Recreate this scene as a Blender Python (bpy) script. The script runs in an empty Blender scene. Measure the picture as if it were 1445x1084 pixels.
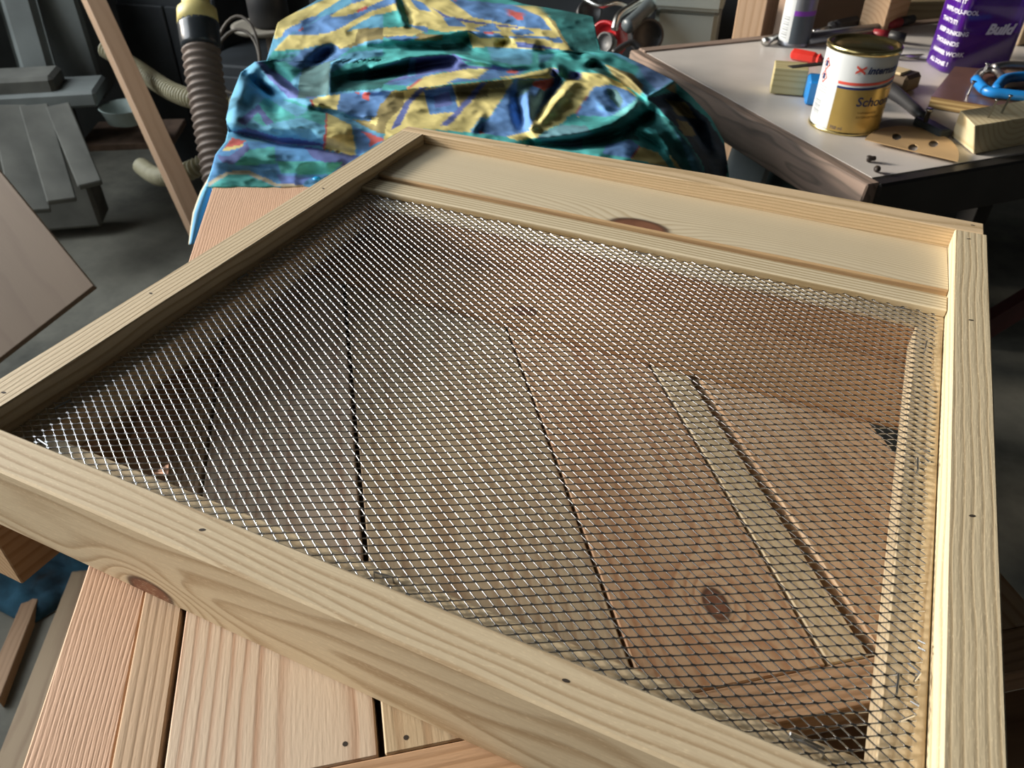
import bpy, bmesh, math, random
import numpy as np
from mathutils import Vector, Matrix, noise as mnoise
random.seed(7)
SC = bpy.context.scene
COL = SC.collection
S = 0.28                                   # metres per layout unit (height of the lens above the tray's rim)

# ------------------------------------------------------------------ camera
F, CX, CY = 1094.05, 722.5, 542.0
EX = np.array([0.90743469, 0.26155222, -0.3288658])
EY = np.array([0.42016539, -0.55580551, 0.71731533])
EZ = np.array([0.00482999, -0.78909484, -0.6142524])
RW = np.array([EX, EY, EZ])
CAM = np.array([1.43399893, -0.61674214, 1.0]) * S
cam_d = bpy.data.cameras.new('camera'); cam = bpy.data.objects.new('camera', cam_d); COL.objects.link(cam)
cam_d.sensor_width = 36; cam_d.lens = 36 * F / 1445; cam_d.clip_start = 0.01
right, down, fwd = RW[:, 0], RW[:, 1], RW[:, 2]
M = Matrix(((right[0], -down[0], -fwd[0], CAM[0]), (right[1], -down[1], -fwd[1], CAM[1]), (right[2], -down[2], -fwd[2], CAM[2]), (0, 0, 0, 1)))
cam.matrix_world = M
cam_d.dof.use_dof = True; cam_d.dof.focus_distance = 0.43; cam_d.dof.aperture_fstop = 19
SC.camera = cam

# ------------------------------------------------------------------ world, window light, exposure
SC.view_settings.view_transform = 'Standard'; SC.view_settings.look = 'None'
SC.view_settings.gamma = 1; SC.view_settings.use_curve_mapping = False
SC.view_settings.exposure = 0.12
w = bpy.data.worlds.new('overcast_sky'); SC.world = w; w.use_nodes = True
w.node_tree.nodes['Background'].inputs[0].default_value = (0.95, 0.94, 0.90, 1)
w.node_tree.nodes['Background'].inputs[1].default_value = 1.1
def area(name, loc, target, sx, sy, power, color):
    d = bpy.data.lights.new(name, 'AREA'); d.shape = 'RECTANGLE'; d.size = sx; d.size_y = sy
    d.energy = power; d.color = color
    o = bpy.data.objects.new(name, d); COL.objects.link(o); o.location = loc
    o.rotation_euler = (Vector(target) - Vector(loc)).to_track_quat('-Z', 'Y').to_euler()
    return o
area('window_light', (-2.26, 0.15, 0.95), (0.2, 0.35, -0.1), 2.2, 1.3, 66, (0.90, 0.96, 1.0))
sd = bpy.data.lights.new('low_sun', 'SUN'); sd.energy = 4.6; sd.angle = math.radians(9); sd.color = (1.0, 0.89, 0.75)
so = bpy.data.objects.new('low_sun', sd); COL.objects.link(so); so.location = (-3, -1, 1)
_az, _el = math.radians(12), math.radians(17)
so.rotation_euler = Vector((math.cos(_az) * math.cos(_el), math.sin(_az) * math.cos(_el), -math.sin(_el))).to_track_quat('-Z', 'Y').to_euler()

# ------------------------------------------------------------------ helpers
def at(px, py, z):                         # the point of height z that the photograph shows at (px, py)
    r = RW @ np.array([(px - CX) / F, (py - CY) / F, 1.0]); t = (z - CAM[2]) / r[2]
    return Vector(CAM + r * t)
def deep(px, py, d):                       # the same at distance d along the view axis
    r = RW @ np.array([(px - CX) / F, (py - CY) / F, 1.0]); return Vector(CAM + r * d)
def U(x, y, z): return Vector((x * S, y * S, z * S))

def thing(name, label, cat, loc=(0, 0, 0), group=None, rot=(0, 0, 0)):
    o = bpy.data.objects.new(name, None); COL.objects.link(o); o.location = loc; o.rotation_euler = rot
    o.empty_display_size = 0.02
    o['label'] = label; o['category'] = cat
    if group: o['group'] = group
    return o
def tag(o, label, cat, group=None):
    o['label'] = label; o['category'] = cat
    if group: o['group'] = group
    return o
def obj(name, me, mat, parent=None, mw=None, smooth=False, label=None, kind=None):
    if isinstance(me, bmesh.types.BMesh):
        b = me; me = bpy.data.meshes.new(name); b.normal_update(); b.to_mesh(me); b.free()
    if mat is not None and not me.materials: me.materials.append(mat)
    if smooth:
        for p in me.polygons: p.use_smooth = True
    o = bpy.data.objects.new(name, me); COL.objects.link(o)
    if mw is not None: o.matrix_world = mw
    if parent is not None:
        o.parent = parent
        bpy.context.view_layer.update() if False else None
        pm = world_of(parent)
        o.matrix_parent_inverse = pm.inverted()
    if label: o['label'] = label
    if kind: o['kind'] = kind
    return o
def world_of(o):
    m = Matrix.LocRotScale(o.location, o.rotation_euler, o.scale)
    if o.parent: m = world_of(o.parent) @ o.matrix_parent_inverse @ m
    return m
def frame_m(origin, xdir, up=(0, 0, 1)):
    x = Vector(xdir).normalized(); z = Vector(up); z = (z - x * z.dot(x)).normalized(); y = z.cross(x)
    m = Matrix((x, y, z)).transposed().to_4x4(); m.translation = Vector(origin); return m
def box(lx, ly, lz, bevel=0.0, seg=1, top_only=False):
    b = bmesh.new(); bmesh.ops.create_cube(b, size=1)
    for v in b.verts: v.co = Vector((v.co.x * lx, v.co.y * ly, v.co.z * lz))
    if bevel: bmesh.ops.bevel(b, geom=b.edges[:], offset=bevel, segments=seg, affect='EDGES')
    return b
def add_box(b, c, s, rot=None):
    r = bmesh.ops.create_cube(b, size=1)
    for v in r['verts']:
        p = Vector((v.co.x * s[0], v.co.y * s[1], v.co.z * s[2]))
        if rot is not None: p = rot @ p
        v.co = p + Vector(c)
def prism(pts, z0, z1, mw, bevel=0.0):     # world xy points -> prism, local to mw
    inv = mw.inverted(); b = bmesh.new()
    lo = [b.verts.new(inv @ Vector((p[0], p[1], z0))) for p in pts]
    hi = [b.verts.new(inv @ Vector((p[0], p[1], z1))) for p in pts]
    n = len(pts); b.faces.new(hi); b.faces.new(lo[::-1])
    for i in range(n): b.faces.new((lo[i], lo[(i + 1) % n], hi[(i + 1) % n], hi[i]))
    bmesh.ops.recalc_face_normals(b, faces=b.faces[:])
    if bevel: bmesh.ops.bevel(b, geom=b.edges[:], offset=bevel, segments=1, affect='EDGES')
    return b
def hexa(top, bot, mw, bevel=0.0):         # 4 top corners, 4 bottom corners (world)
    inv = mw.inverted(); b = bmesh.new()
    t = [b.verts.new(inv @ Vector(p)) for p in top]; l = [b.verts.new(inv @ Vector(p)) for p in bot]
    b.faces.new(t); b.faces.new(l[::-1])
    for i in range(4): b.faces.new((l[i], l[(i + 1) % 4], t[(i + 1) % 4], t[i]))
    bmesh.ops.recalc_face_normals(b, faces=b.faces[:])
    if bevel: bmesh.ops.bevel(b, geom=b.edges[:], offset=bevel, segments=1, affect='EDGES')
    return b
def lathe(prof, n=32, cap=True, sq=None):
    b = bmesh.new(); rings = []
    for r, z in prof:
        ring = []
        for i in range(n):
            a = 2 * math.pi * i / n; c, s_ = math.cos(a), math.sin(a)
            ring.append(b.verts.new((r * c, r * s_, z)))
        rings.append(ring)
    for k in range(len(rings) - 1):
        for i in range(n):
            j = (i + 1) % n; b.faces.new((rings[k][i], rings[k][j], rings[k + 1][j], rings[k + 1][i]))
    if cap:
        b.faces.new(rings[0][::-1]); b.faces.new(rings[-1])
    return b
def tube_bm(pts, rads, n=10, bm=None, cap=True):
    b = bm or bmesh.new(); pts = [Vector(p) for p in pts]
    if not hasattr(rads, '__len__'): rads = [rads] * len(pts)
    prev = None; ref = None
    for i, p in enumerate(pts):
        d = (pts[min(i + 1, len(pts) - 1)] - pts[max(i - 1, 0)]).normalized()
        if ref is None: ref = Vector((0, 0, 1)) if abs(d.z) < 0.9 else Vector((1, 0, 0))
        a = (ref - d * ref.dot(d)).normalized(); ref = a; c = d.cross(a)
        ring = [b.verts.new(p + (a * math.cos(2 * math.pi * k / n) + c * math.sin(2 * math.pi * k / n)) * rads[i]) for k in range(n)]
        if prev:
            for k in range(n): b.faces.new((prev[k], prev[(k + 1) % n], ring[(k + 1) % n], ring[k]))
        elif cap: b.faces.new(ring[::-1])
        prev = ring
    if cap: b.faces.new(prev)
    return b
def spline(pts, n):
    pts = [Vector(p) for p in pts]; out = []
    m = len(pts) - 1
    for i in range(n + 1):
        t = i / n * m; k = min(int(t), m - 1); u = t - k
        p0 = pts[max(k - 1, 0)]; p1 = pts[k]; p2 = pts[k + 1]; p3 = pts[min(k + 2, m)]
        out.append(0.5 * ((2 * p1) + (p2 - p0) * u + (2 * p0 - 5 * p1 + 4 * p2 - p3) * u * u + (3 * p1 - p0 - 3 * p2 + p3) * u ** 3))
    return out

# ------------------------------------------------------------------ materials
def new_mat(name):
    m = bpy.data.materials.new(name); m.use_nodes = True
    return m, m.node_tree.nodes, m.node_tree.links, m.node_tree.nodes['Principled BSDF']
def rgb(c): return (c[0], c[1], c[2], 1)
def plain(name, c, rough=0.5, metal=0.0, var=0.12, scale=30, bump=0.0, trans=0.0, spec=None, coat=0):
    m, N, L, P = new_mat(name)
    P.inputs['Roughness'].default_value = rough; P.inputs['Metallic'].default_value = metal
    if trans: P.inputs['Transmission Weight'].default_value = trans
    if coat: P.inputs['Coat Weight'].default_value = coat
    if spec is not None: P.inputs['Specular IOR Level'].default_value = spec
    tc = N.new('ShaderNodeTexCoord'); n = N.new('ShaderNodeTexNoise'); n.inputs['Scale'].default_value = scale; n.inputs['Detail'].default_value = 5
    L.new(tc.outputs['Object'], n.inputs['Vector'])
    r = N.new('ShaderNodeValToRGB'); e = r.color_ramp.elements
    e[0].position = 0.3; e[1].position = 0.7
    e[0].color = rgb([max(0, v * (1 - var)) for v in c]); e[1].color = rgb([min(1, v * (1 + var)) for v in c])
    L.new(n.outputs['Fac'], r.inputs['Fac']); L.new(r.outputs['Color'], P.inputs['Base Color'])
    if bump:
        b = N.new('ShaderNodeBump'); b.inputs['Strength'].default_value = bump; b.inputs['Distance'].default_value = 0.002
        L.new(n.outputs['Fac'], b.inputs['Height']); L.new(b.outputs['Normal'], P.inputs['Normal'])
    return m
def wood(name, light, dark, ring=0.004, pith=(0.03, -0.05), tilt=0.0, warp=0.006, knots=(), rough=0.6, bump=0.25,
         fibre=0.25, seed=0.0, stain=None, stain_amt=0.35, fuzz=0.0, contrast=1.0, warpx=6.0):
    """growth rings around a pith line that runs along local x; knots push the rings aside"""
    m, N, L, P = new_mat(name)
    P.inputs['Roughness'].default_value = rough; P.inputs['Specular IOR Level'].default_value = 0.3
    tc = N.new('ShaderNodeTexCoord'); sep = N.new('ShaderNodeSeparateXYZ'); L.new(tc.outputs['Object'], sep.inputs[0])
    def math_(op, a, b=None, c=None):
        n = N.new('ShaderNodeMath'); n.operation = op
        for i, v in enumerate((a, b, c)):
            if v is None: continue
            if isinstance(v, (int, float)): n.inputs[i].default_value = v
            else: L.new(v, n.inputs[i])
        return n.outputs[0]
    def nz(sx, sy, sz, detail=3, off=0.0, scale=1.0, dist=0.0):
        mp = N.new('ShaderNodeMapping'); mp.inputs['Scale'].default_value = (sx, sy, sz)
        mp.inputs['Location'].default_value = (seed * 3.1 + off, seed * 1.7 + off, seed * 2.3)
        L.new(tc.outputs['Object'], mp.inputs[0]); n = N.new('ShaderNodeTexNoise'); n.inputs['Scale'].default_value = scale
        n.inputs['Detail'].default_value = detail; n.inputs['Distortion'].default_value = dist
        L.new(mp.outputs[0], n.inputs['Vector']); return n.outputs['Fac']
    w1 = nz(warpx, 22, 22, 2)
    w2 = nz(warpx, 18, 18, 2, off=5.0)
    y = math_('ADD', math_('ADD', sep.outputs[1], -pith[0]), math_('MULTIPLY', math_('SUBTRACT', w1, 0.5), warp * 2))
    y = math_('ADD', y, math_('MULTIPLY', sep.outputs[0], tilt))
    z = math_('ADD', math_('ADD', sep.outputs[2], -pith[1]), math_('MULTIPLY', math_('SUBTRACT', w2, 0.5), warp * 2))
    r = math_('SQRT', math_('ADD', math_('MULTIPLY', y, y), math_('MULTIPLY', z, z)))
    kfac = None; kring = None
    for (kx, ky, kz, kr) in knots:
        d = N.new('ShaderNodeVectorMath'); d.operation = 'SUBTRACT'; L.new(tc.outputs['Object'], d.inputs[0]); d.inputs[1].default_value = (kx, ky, kz)
        sc = N.new('ShaderNodeVectorMath'); sc.operation = 'MULTIPLY'; L.new(d.outputs[0], sc.inputs[0]); sc.inputs[1].default_value = (0.6 / kr, 1 / kr, 1 / kr)
        ln = N.new('ShaderNodeVectorMath'); ln.operation = 'LENGTH'; L.new(sc.outputs[0], ln.inputs[0]); q = ln.outputs['Value']
        g = math_('EXPONENT', math_('MULTIPLY', math_('MULTIPLY', q, q), -0.16))
        r = math_('ADD', r, math_('MULTIPLY', g, ring * 4.5))
        core = N.new('ShaderNodeMapRange'); core.inputs['From Min'].default_value = 1.12; core.inputs['From Max'].default_value = 0.9
        L.new(q, core.inputs['Value']); f = core.outputs[0]
        rg = math_('EXPONENT', math_('MULTIPLY', math_('POWER', math_('SUBTRACT', q, 1.0), 2.0), -40.0))
        kfac = f if kfac is None else math_('MAXIMUM', kfac, f)
        kring = rg if kring is None else math_('MAXIMUM', kring, rg)
    fr = math_('FRACT', math_('DIVIDE', r, ring))
    cr = N.new('ShaderNodeValToRGB'); E_ = cr.color_ramp.elements
    E_[0].position = 0.0; E_[0].color = (0.12, 0.12, 0.12, 1); E_[1].position = 1.0; E_[1].color = (0.12, 0.12, 0.12, 1)
    for p_, v in ((0.08, 0.0), (0.5, 0.10), (0.74, 0.75), (0.86, 1.0), (0.95, 0.6)):
        e = cr.color_ramp.elements.new(p_); e.color = (v, v, v, 1)
    L.new(fr, cr.inputs['Fac'])
    soft = nz(3, 60, 60, 3, off=9.0)
    ringv = math_('MULTIPLY', cr.outputs['Color'], math_('ADD', math_('MULTIPLY', soft, 0.9), 0.35))
    fib = nz(14, 900, 900, 2, off=2.0)
    fac = math_('ADD', math_('MULTIPLY', ringv, contrast), math_('MULTIPLY', math_('SUBTRACT', fib, 0.5), fibre * 2))
    mx = N.new('ShaderNodeMix'); mx.data_type = 'RGBA'; mx.clamp_factor = True
    L.new(fac, mx.inputs['Factor']); mx.inputs['A'].default_value = rgb(light); mx.inputs['B'].default_value = rgb(dark)
    colr = mx.outputs['Result']
    def mix(fac_, a, b, blend='MIX'):
        m2 = N.new('ShaderNodeMix'); m2.data_type = 'RGBA'; m2.blend_type = blend; m2.clamp_factor = True
        L.new(fac_, m2.inputs['Factor']); L.new(a, m2.inputs['A'])
        if isinstance(b, tuple): m2.inputs['B'].default_value = b
        else: L.new(b, m2.inputs['B'])
        return m2.outputs['Result']
    if stain:
        s_ = nz(3.5, 20, 20, 4, off=20)
        mr = N.new('ShaderNodeMapRange'); mr.inputs['From Min'].default_value = 0.45; mr.inputs['From Max'].default_value = 0.75; mr.inputs['To Max'].default_value = stain_amt
        L.new(s_, mr.inputs['Value']); colr = mix(mr.outputs[0], colr, rgb(stain))
    if kfac is not None:
        kc = nz(60, 60, 60, 3, off=3)
        kr2 = N.new('ShaderNodeValToRGB'); kr2.color_ramp.elements[0].color = (0.10, 0.035, 0.02, 1); kr2.color_ramp.elements[1].color = (0.34, 0.16, 0.09, 1)
        L.new(kc, kr2.inputs[0]); colr = mix(kfac, colr, kr2.outputs[0])
        colr = mix(math_('MULTIPLY', kring, 0.8), colr, (0.05, 0.02, 0.012, 1))
    if fuzz:
        fz = nz(330, 1300, 1300, 3, off=11)
        mr = N.new('ShaderNodeMapRange'); mr.inputs['From Min'].default_value = 0.58; mr.inputs['From Max'].default_value = 0.72; mr.inputs['To Max'].default_value = fuzz * .6
        L.new(fz, mr.inputs['Value']); colr = mix(mr.outputs[0], colr, rgb([min(1, v * 1.45) for v in light]))
    L.new(colr, P.inputs['Base Color'])
    bp = N.new('ShaderNodeBump'); bp.inputs['Strength'].default_value = bump; bp.inputs['Distance'].default_value = 0.0006
    h = math_('ADD', math_('MULTIPLY', fib, 0.6), math_('MULTIPLY', cr.outputs['Color'], -0.6))
    h = math_('ADD', h, math_('MULTIPLY', nz(120, 700, 700, 3, off=7), 0.9))
    L.new(h, bp.inputs['Height']); L.new(bp.outputs['Normal'], P.inputs['Normal'])
    return m

PL, PD = (0.65, 0.54, 0.37), (0.40, 0.28, 0.16)
pine_front = wood('pine_front_rail', PL, PD, ring=0.0040, pith=(0.042, -0.004), tilt=0.03, warp=0.011, knots=[(-0.114, -0.0115, -0.0235, 0.0085)], fuzz=0.5, seed=1, warpx=4)
pine_left = wood('pine_left_rail', PL, (0.38, 0.27, 0.15), ring=0.0034, pith=(-0.10, -0.03), warp=0.004, fuzz=0.5, seed=2)
pine_right = wood('pine_right_rail', (0.66, 0.56, 0.38), (0.44, 0.33, 0.19), ring=0.0038, pith=(0.09, -0.02), warp=0.004, fuzz=0.7, seed=3)
pine_back = wood('pine_back_rail', (0.68, 0.52, 0.33), (0.42, 0.30, 0.16), ring=0.0026, pith=(0.02, -0.10), warp=0.004, fuzz=0.4, seed=4)
pine_floor = wood('pine_floor_board', (0.70, 0.61, 0.44), (0.44, 0.33, 0.18), ring=0.0030, pith=(-0.06, -0.03), warp=0.007, tilt=0.02, seed=5, bump=0.1, contrast=0.75, fibre=0.1,
                  knots=[(0.009, -0.0425, 0.0065, 0.0140)])
pine_batten = wood('pine_batten', (0.72, 0.63, 0.45), (0.36, 0.26, 0.13), ring=0.0040, pith=(-0.12, -0.01), warp=0.0012, seed=6, bump=0.1, contrast=1.2)
pine_ledge = wood('pine_ledge', (0.66, 0.54, 0.36), (0.46, 0.34, 0.2), ring=0.004, pith=(0.05, -0.03), seed=7, fuzz=0.4)
ply_brown = wood('brown_board', (0.50, 0.30, 0.155), (0.36, 0.19, 0.09), ring=0.006, pith=(0.02, -0.03), warp=0.01, seed=8, bump=0.1, knots=[(-0.05, -0.08, 0.002, 0.006)], contrast=0.8)

# ------------------------------------------------------------------ the room
def structure(name, bm, mat, mw=None):
    o = obj(name, bm, mat, None, mw); o['kind'] = 'structure'; return o
ZF = -0.85
def concrete():
    m, N, L, P = new_mat('dusty_concrete'); P.inputs['Roughness'].default_value = 0.8
    tc = N.new('ShaderNodeTexCoord'); n = N.new('ShaderNodeTexNoise'); n.inputs['Scale'].default_value = 2.2; n.inputs['Detail'].default_value = 9; n.inputs['Roughness'].default_value = 0.65
    L.new(tc.outputs['Object'], n.inputs['Vector']); r = N.new('ShaderNodeValToRGB'); e = r.color_ramp.elements
    e[0].position = 0.35; e[0].color = (0.055, 0.055, 0.045, 1); e[1].position = 0.68; e[1].color = (0.22, 0.21, 0.17, 1)
    L.new(n.outputs['Fac'], r.inputs['Fac']); L.new(r.outputs[0], P.inputs['Base Color'])
    b = N.new('ShaderNodeBump'); b.inputs['Strength'].default_value = 0.3; b.inputs['Distance'].default_value = 0.004; L.new(n.outputs['Fac'], b.inputs['Height']); L.new(b.outputs[0], P.inputs['Normal'])
    return m
mconc = concrete()
b = bmesh.new(); add_box(b, (0, 0.7, ZF - 0.05), (7.0, 6.4, 0.1)); structure('floor', b, mconc)
mwall = plain('dark_wall', (0.07, 0.075, 0.075), 0.9, scale=4, var=0.4)
mceil = plain('dark_ceiling', (0.05, 0.045, 0.04), 0.9, scale=5, var=0.3)
b = bmesh.new(); add_box(b, (0, 3.45, 0.4), (7.0, 0.1, 2.6)); structure('wall_back', b, mwall)
b = bmesh.new(); add_box(b, (2.45, 0.7, 0.4), (0.1, 5.4, 2.6)); structure('wall_right', b, mwall)
b = bmesh.new()                                                     # left wall with the window opening
add_box(b, (-2.4, 0.15, -0.335), (0.1, 4.7, 1.03)); add_box(b, (-2.4, 0.15, 1.675), (0.1, 4.7, 0.05))
add_box(b, (-2.4, -1.65, 0.915), (0.1, 1.1, 1.47)); add_box(b, (-2.4, 1.95, 0.915), (0.1, 1.1, 1.47))
structure('wall_left', b, mwall)
b = bmesh.new(); add_box(b, (-3.3, 2.95, 0.4), (0.1, 1.0, 2.6)); add_box(b, (-2.85, 2.45, 0.4), (0.8, 0.1, 2.6)); structure('wall_left_recess', b, mwall)
b = bmesh.new(); add_box(b, (0.95, -2.25, 0.4), (3.1, 0.1, 2.6)); structure('unseen_wall_front', b, mwall)  # unseen wall behind the camera, added to keep the mesh's reflections dark
b = bmesh.new(); add_box(b, (-0.4, 0.6, 1.75), (6.0, 5.8, 0.1)); structure('unseen_ceiling', b, mceil)  # out of view; put in so the mesh mirrors darkness overhead
b = bmesh.new()
for y in (-1.07, 1.37): add_box(b, (-2.40, y, 0.915), (0.06, 0.05, 1.42))
for z in (0.205, 1.625): add_box(b, (-2.40, 0.15, z), (0.06, 2.49, 0.05))
structure('window_1', b, plain('window_paint', (0.5, 0.5, 0.48), 0.6))

# ------------------------------------------------------------------ the tray with the mesh bottom
tray = thing('sieve_tray', 'square pine tray with expanded metal mesh stapled over its open bottom, lying on the bench', 'tray', U(0.87, 0.87, -0.2))
W = 1.737; HT = 0.2
def rail(name, x0, x1, y0, y1, z0, z1, along, mat, bevel=0.0007, **k):
    c = U((x0 + x1) / 2, (y0 + y1) / 2, (z0 + z1) / 2); dx, dy, dz = (x1 - x0) * S, (y1 - y0) * S, (z1 - z0) * S
    if along == 'x': mw = frame_m(c, (1, 0, 0)); bm = box(dx, dy, dz, bevel)
    else: mw = frame_m(c, (0, 1, 0)); bm = box(dy, dx, dz, bevel)
    return obj(name, bm, mat, tray, mw, **k)
# front rail: local x along +x, y along +y
rail('rail', -0.09, 1.82, -0.083, 0.0, -HT, 0.0, 'x', pine_front, 0.0012)
b = None
# left rail (slightly broader at the far end), right rail, back rail
for nm, quad, mat, mwdir in (('rail', [(-0.087, 0.001), (0, 0.001), (0, 1.74), (-0.094, 1.74)], pine_left, (0, 1, 0)),
                             ('rail', [(W, 0.001), (1.815, 0.001), (1.82, 1.738), (W, 1.738)], pine_right, (0, 1, 0)),
                             ('rail', [(-0.096, 1.741), (1.812, 1.741), (1.812, 1.812), (1.0, 1.828), (-0.092, 1.785)], pine_back, (1, 0, 0))):
    cx = sum(p[0] for p in quad) / len(quad); cy = sum(p[1] for p in quad) / len(quad)
    mw = frame_m(U(cx, cy, -0.1), mwdir)
    obj(nm, prism([(p[0] * S, p[1] * S) for p in quad], -HT * S, 0.0, mw, 0.0008), mat, tray, mw)
# ledges under the mesh
ZL = -0.062
for (x0, x1, y0, y1, al) in ((0.001, W - .001, 0.001, 0.066, 'x'), (0.001, 0.062, 0.067, 1.27, 'y'), (W - 0.064, W - 0.002, 0.067, 1.27, 'y'), (0.001, W - .001, 1.271, 1.42, 'x')):
    rail('ledge_strip', x0, x1, y0, y1, -0.074 if y0 > 1 else -0.135, ZL, al, pine_ledge)
# batten over the mesh's far edge
mw = frame_m(U(W / 2, 1.375, -0.045), (1, 0, 0))
obj('batten', hexa([U(0.002, 1.330, -0.037), U(W - .002, 1.330, -0.039), U(W - .002, 1.406, -0.040), U(0.002, 1.406, -0.038)],
                   [U(0.002, 1.328, -0.058), U(W - .002, 1.332, -0.061), U(W - .002, 1.422, -0.061), U(0.002, 1.422, -0.058)], mw, 0.0006), pine_batten, tray, mw)
# floor board of the closed compartment with a bevelled front edge
mw = frame_m(U(W / 2, 1.585, -0.06), (1, 0, 0))
inv = mw.inverted(); b = bmesh.new()
xs = np.linspace(0.002, W - .002, 9); prof = []
for x in xs:
    t = x / W; zf = -0.034 * (1 - t) - 0.035 * t; zb = -0.036 * (1 - t) - 0.060 * t
    prof.append([U(x, 1.424, -0.1), U(x, 1.4285, zf - 0.03), U(x, 1.4295, zf - 0.005), U(x, 1.4335, zf), U(x, 1.58, (zf * .5 + zb * .5) + .002), U(x, 1.739, zb), U(x, 1.739, -0.1)])
vs = [[b.verts.new(inv @ p) for p in row] for row in prof]
for i in range(len(vs) - 1):
    for k in range(7): b.faces.new((vs[i][k], vs[i][(k + 1) % 7], vs[i + 1][(k + 1) % 7], vs[i + 1][k]))
b.faces.new(vs[0][::-1]); b.faces.new(vs[-1]); bmesh.ops.recalc_face_normals(b, faces=b.faces[:])
fb = obj('floor_board', b, pine_floor, tray, mw)
fb.data.materials.append(wood('sawn_edge', (0.50, 0.34, 0.18), (0.36, 0.23, 0.12), ring=0.004, seed=12))
for p in fb.data.polygons:
    if p.normal.y < -0.5: p.material_index = 1
# thin brown board closing the far half underneath
mw = frame_m(U(W / 2, 1.37, -0.192), (1, 0, 0))
obj('bottom_board', prism([(p[0] * S, p[1] * S) for p in ((0.003, 1.012), (W - .003, 1.008), (W - .003, 1.735), (0.003, 1.735))], -0.1995 * S, -0.183 * S, mw, 0.0003), ply_brown, tray, mw)
rail('apron', 0.003, W - .003, 1.276, 1.30, -0.1825, -0.0745, 'x', ply_brown)
# cleat under the front left corner
mw = frame_m(U(-0.055, 0.06, -0.305), (0, 1, 0))
cz = at(32, 825, -0.41 * S); cx0 = cz.x / S; cy0 = cz.y / S
obj('cleat', prism([(p[0] * S, p[1] * S) for p in ((cx0 - 0.16, cy0 + .0), (cx0, cy0), (cx0 + .005, cy0 + 0.42), (cx0 - 0.155, cy0 + 0.62))], -0.41 * S, -0.2005 * S, mw, 0.0008),
    wood('pine_cleat', (0.50, 0.34, 0.20), (0.36, 0.22, 0.11), ring=0.005, seed=11), tray, mw)

# expanded metal
def metal(name, c, rough, var=0.05):
    return plain(name, c, rough, 1.0, var, 60)
m_mesh = metal('galvanised_steel', (0.60, 0.61, 0.62), 0.22)
def expanded_mesh():
    A = np.array([0.0176, 0.0096]); B = np.array([0.01765, -0.0107]); n0 = np.array(at(774.7, 605.8, -0.055 * S))[:2] / S
    V = []; Fc = []
    zc = -0.0545
    n_side = 6
    def inside(p, m=0.0):
        lim = 1.7215 + 0.004 * math.sin(p[1] * 9)
        return 0.006 + m < p[0] < lim and 0.005 < p[1] < 1.329
    def zat(p):
        return zc + 0.0022 * math.sin(p[0] * 4.1 + 1) * math.sin(p[1] * 5.3) + 0.0014 * math.sin(p[0] * 11 + p[1] * 7)
    def strut(p, q, w, h, sh):
        p3 = np.array([p[0], p[1], zat(p)]); q3 = np.array([q[0], q[1], zat(q)])
        d = (q3 - p3); ln = np.linalg.norm(d); d /= ln
        side = np.cross([0, 0, 1], d); side /= np.linalg.norm(side); up = np.cross(d, side)
        base = len(V)
        for t, f, dz in ((0.0, 0.9, -sh), (0.16, 1.0, -sh * .4), (0.84, 1.0, sh * .4), (1.0, 0.9, sh)):
            c = p3 + (q3 - p3) * t + np.array([0, 0, dz])
            for k in range(n_side):
                a = 2 * math.pi * (k + .5) / n_side
                V.append((c + side * math.cos(a) * w * f + up * math.sin(a) * h * f) * S)
        for s_ in range(3):
            for k in range(n_side):
                k2 = (k + 1) % n_side
                Fc.append((base + s_ * n_side + k, base + s_ * n_side + k2, base + (s_ + 1) * n_side + k2, base + (s_ + 1) * n_side + k))
    flat = []
    def knuckle(p):                        # the flat bond where two strands meet
        base = len(V); c = np.array([p[0], p[1], zat(p) + 0.0011])
        e = np.array([0.0, 0.90, 0.42]); nrm = np.array([0.0, -0.42, 0.90])
        pts = ((-0.0050, -.0003), (-0.0019, -0.0017), (0.0019, -0.0017), (0.0050, .0003), (0.0019, 0.0017), (-0.0019, 0.0017))
        for h in (0.0006, -0.0009):
            for (x, y) in pts: V.append((c + np.array([x, 0, 0]) + e * y + nrm * h) * S)
        flat.append(len(Fc)); Fc.append(tuple(base + k for k in range(6))); Fc.append(tuple(base + 6 + k for k in range(5, -1, -1)))
        for k in range(6): Fc.append((base + k, base + 6 + k, base + 6 + (k + 1) % 6, base + (k + 1) % 6))
    def nodepos(i, j):
        p = n0 + A * i + B * j
        p = p + np.array([0.0012 * math.sin(p[1] * 6.0), 0.0016 * math.sin(p[0] * 5.0 + 0.5)])
        return p
    for i in range(-130, 130):
        for j in range(-130, 130):
            p = nodepos(i, j)
            if not inside(p): continue
            knuckle(p)
            for q, lift in ((nodepos(i + 1, j), .0009), (nodepos(i, j + 1), .0009)):
                if inside(q): strut(p, q, 0.00128, 0.00128, 0.0)
                elif inside((p + q) / 2): strut(p, p + (q - p) * random.uniform(.35, .8), 0.00128, 0.00128, 0.0)
    me = bpy.data.meshes.new('expanded_mesh'); me.from_pydata([tuple(v) for v in V], [], Fc); me.update()
    sm = np.ones(len(Fc), bool)
    for k in flat: sm[k:k + 8] = False
    me.polygons.foreach_set('use_smooth', sm)
    return me
obj('expanded_mesh', expanded_mesh(), m_mesh, tray, kind='stuff', label='shiny diamond pattern expanded steel mesh')

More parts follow.
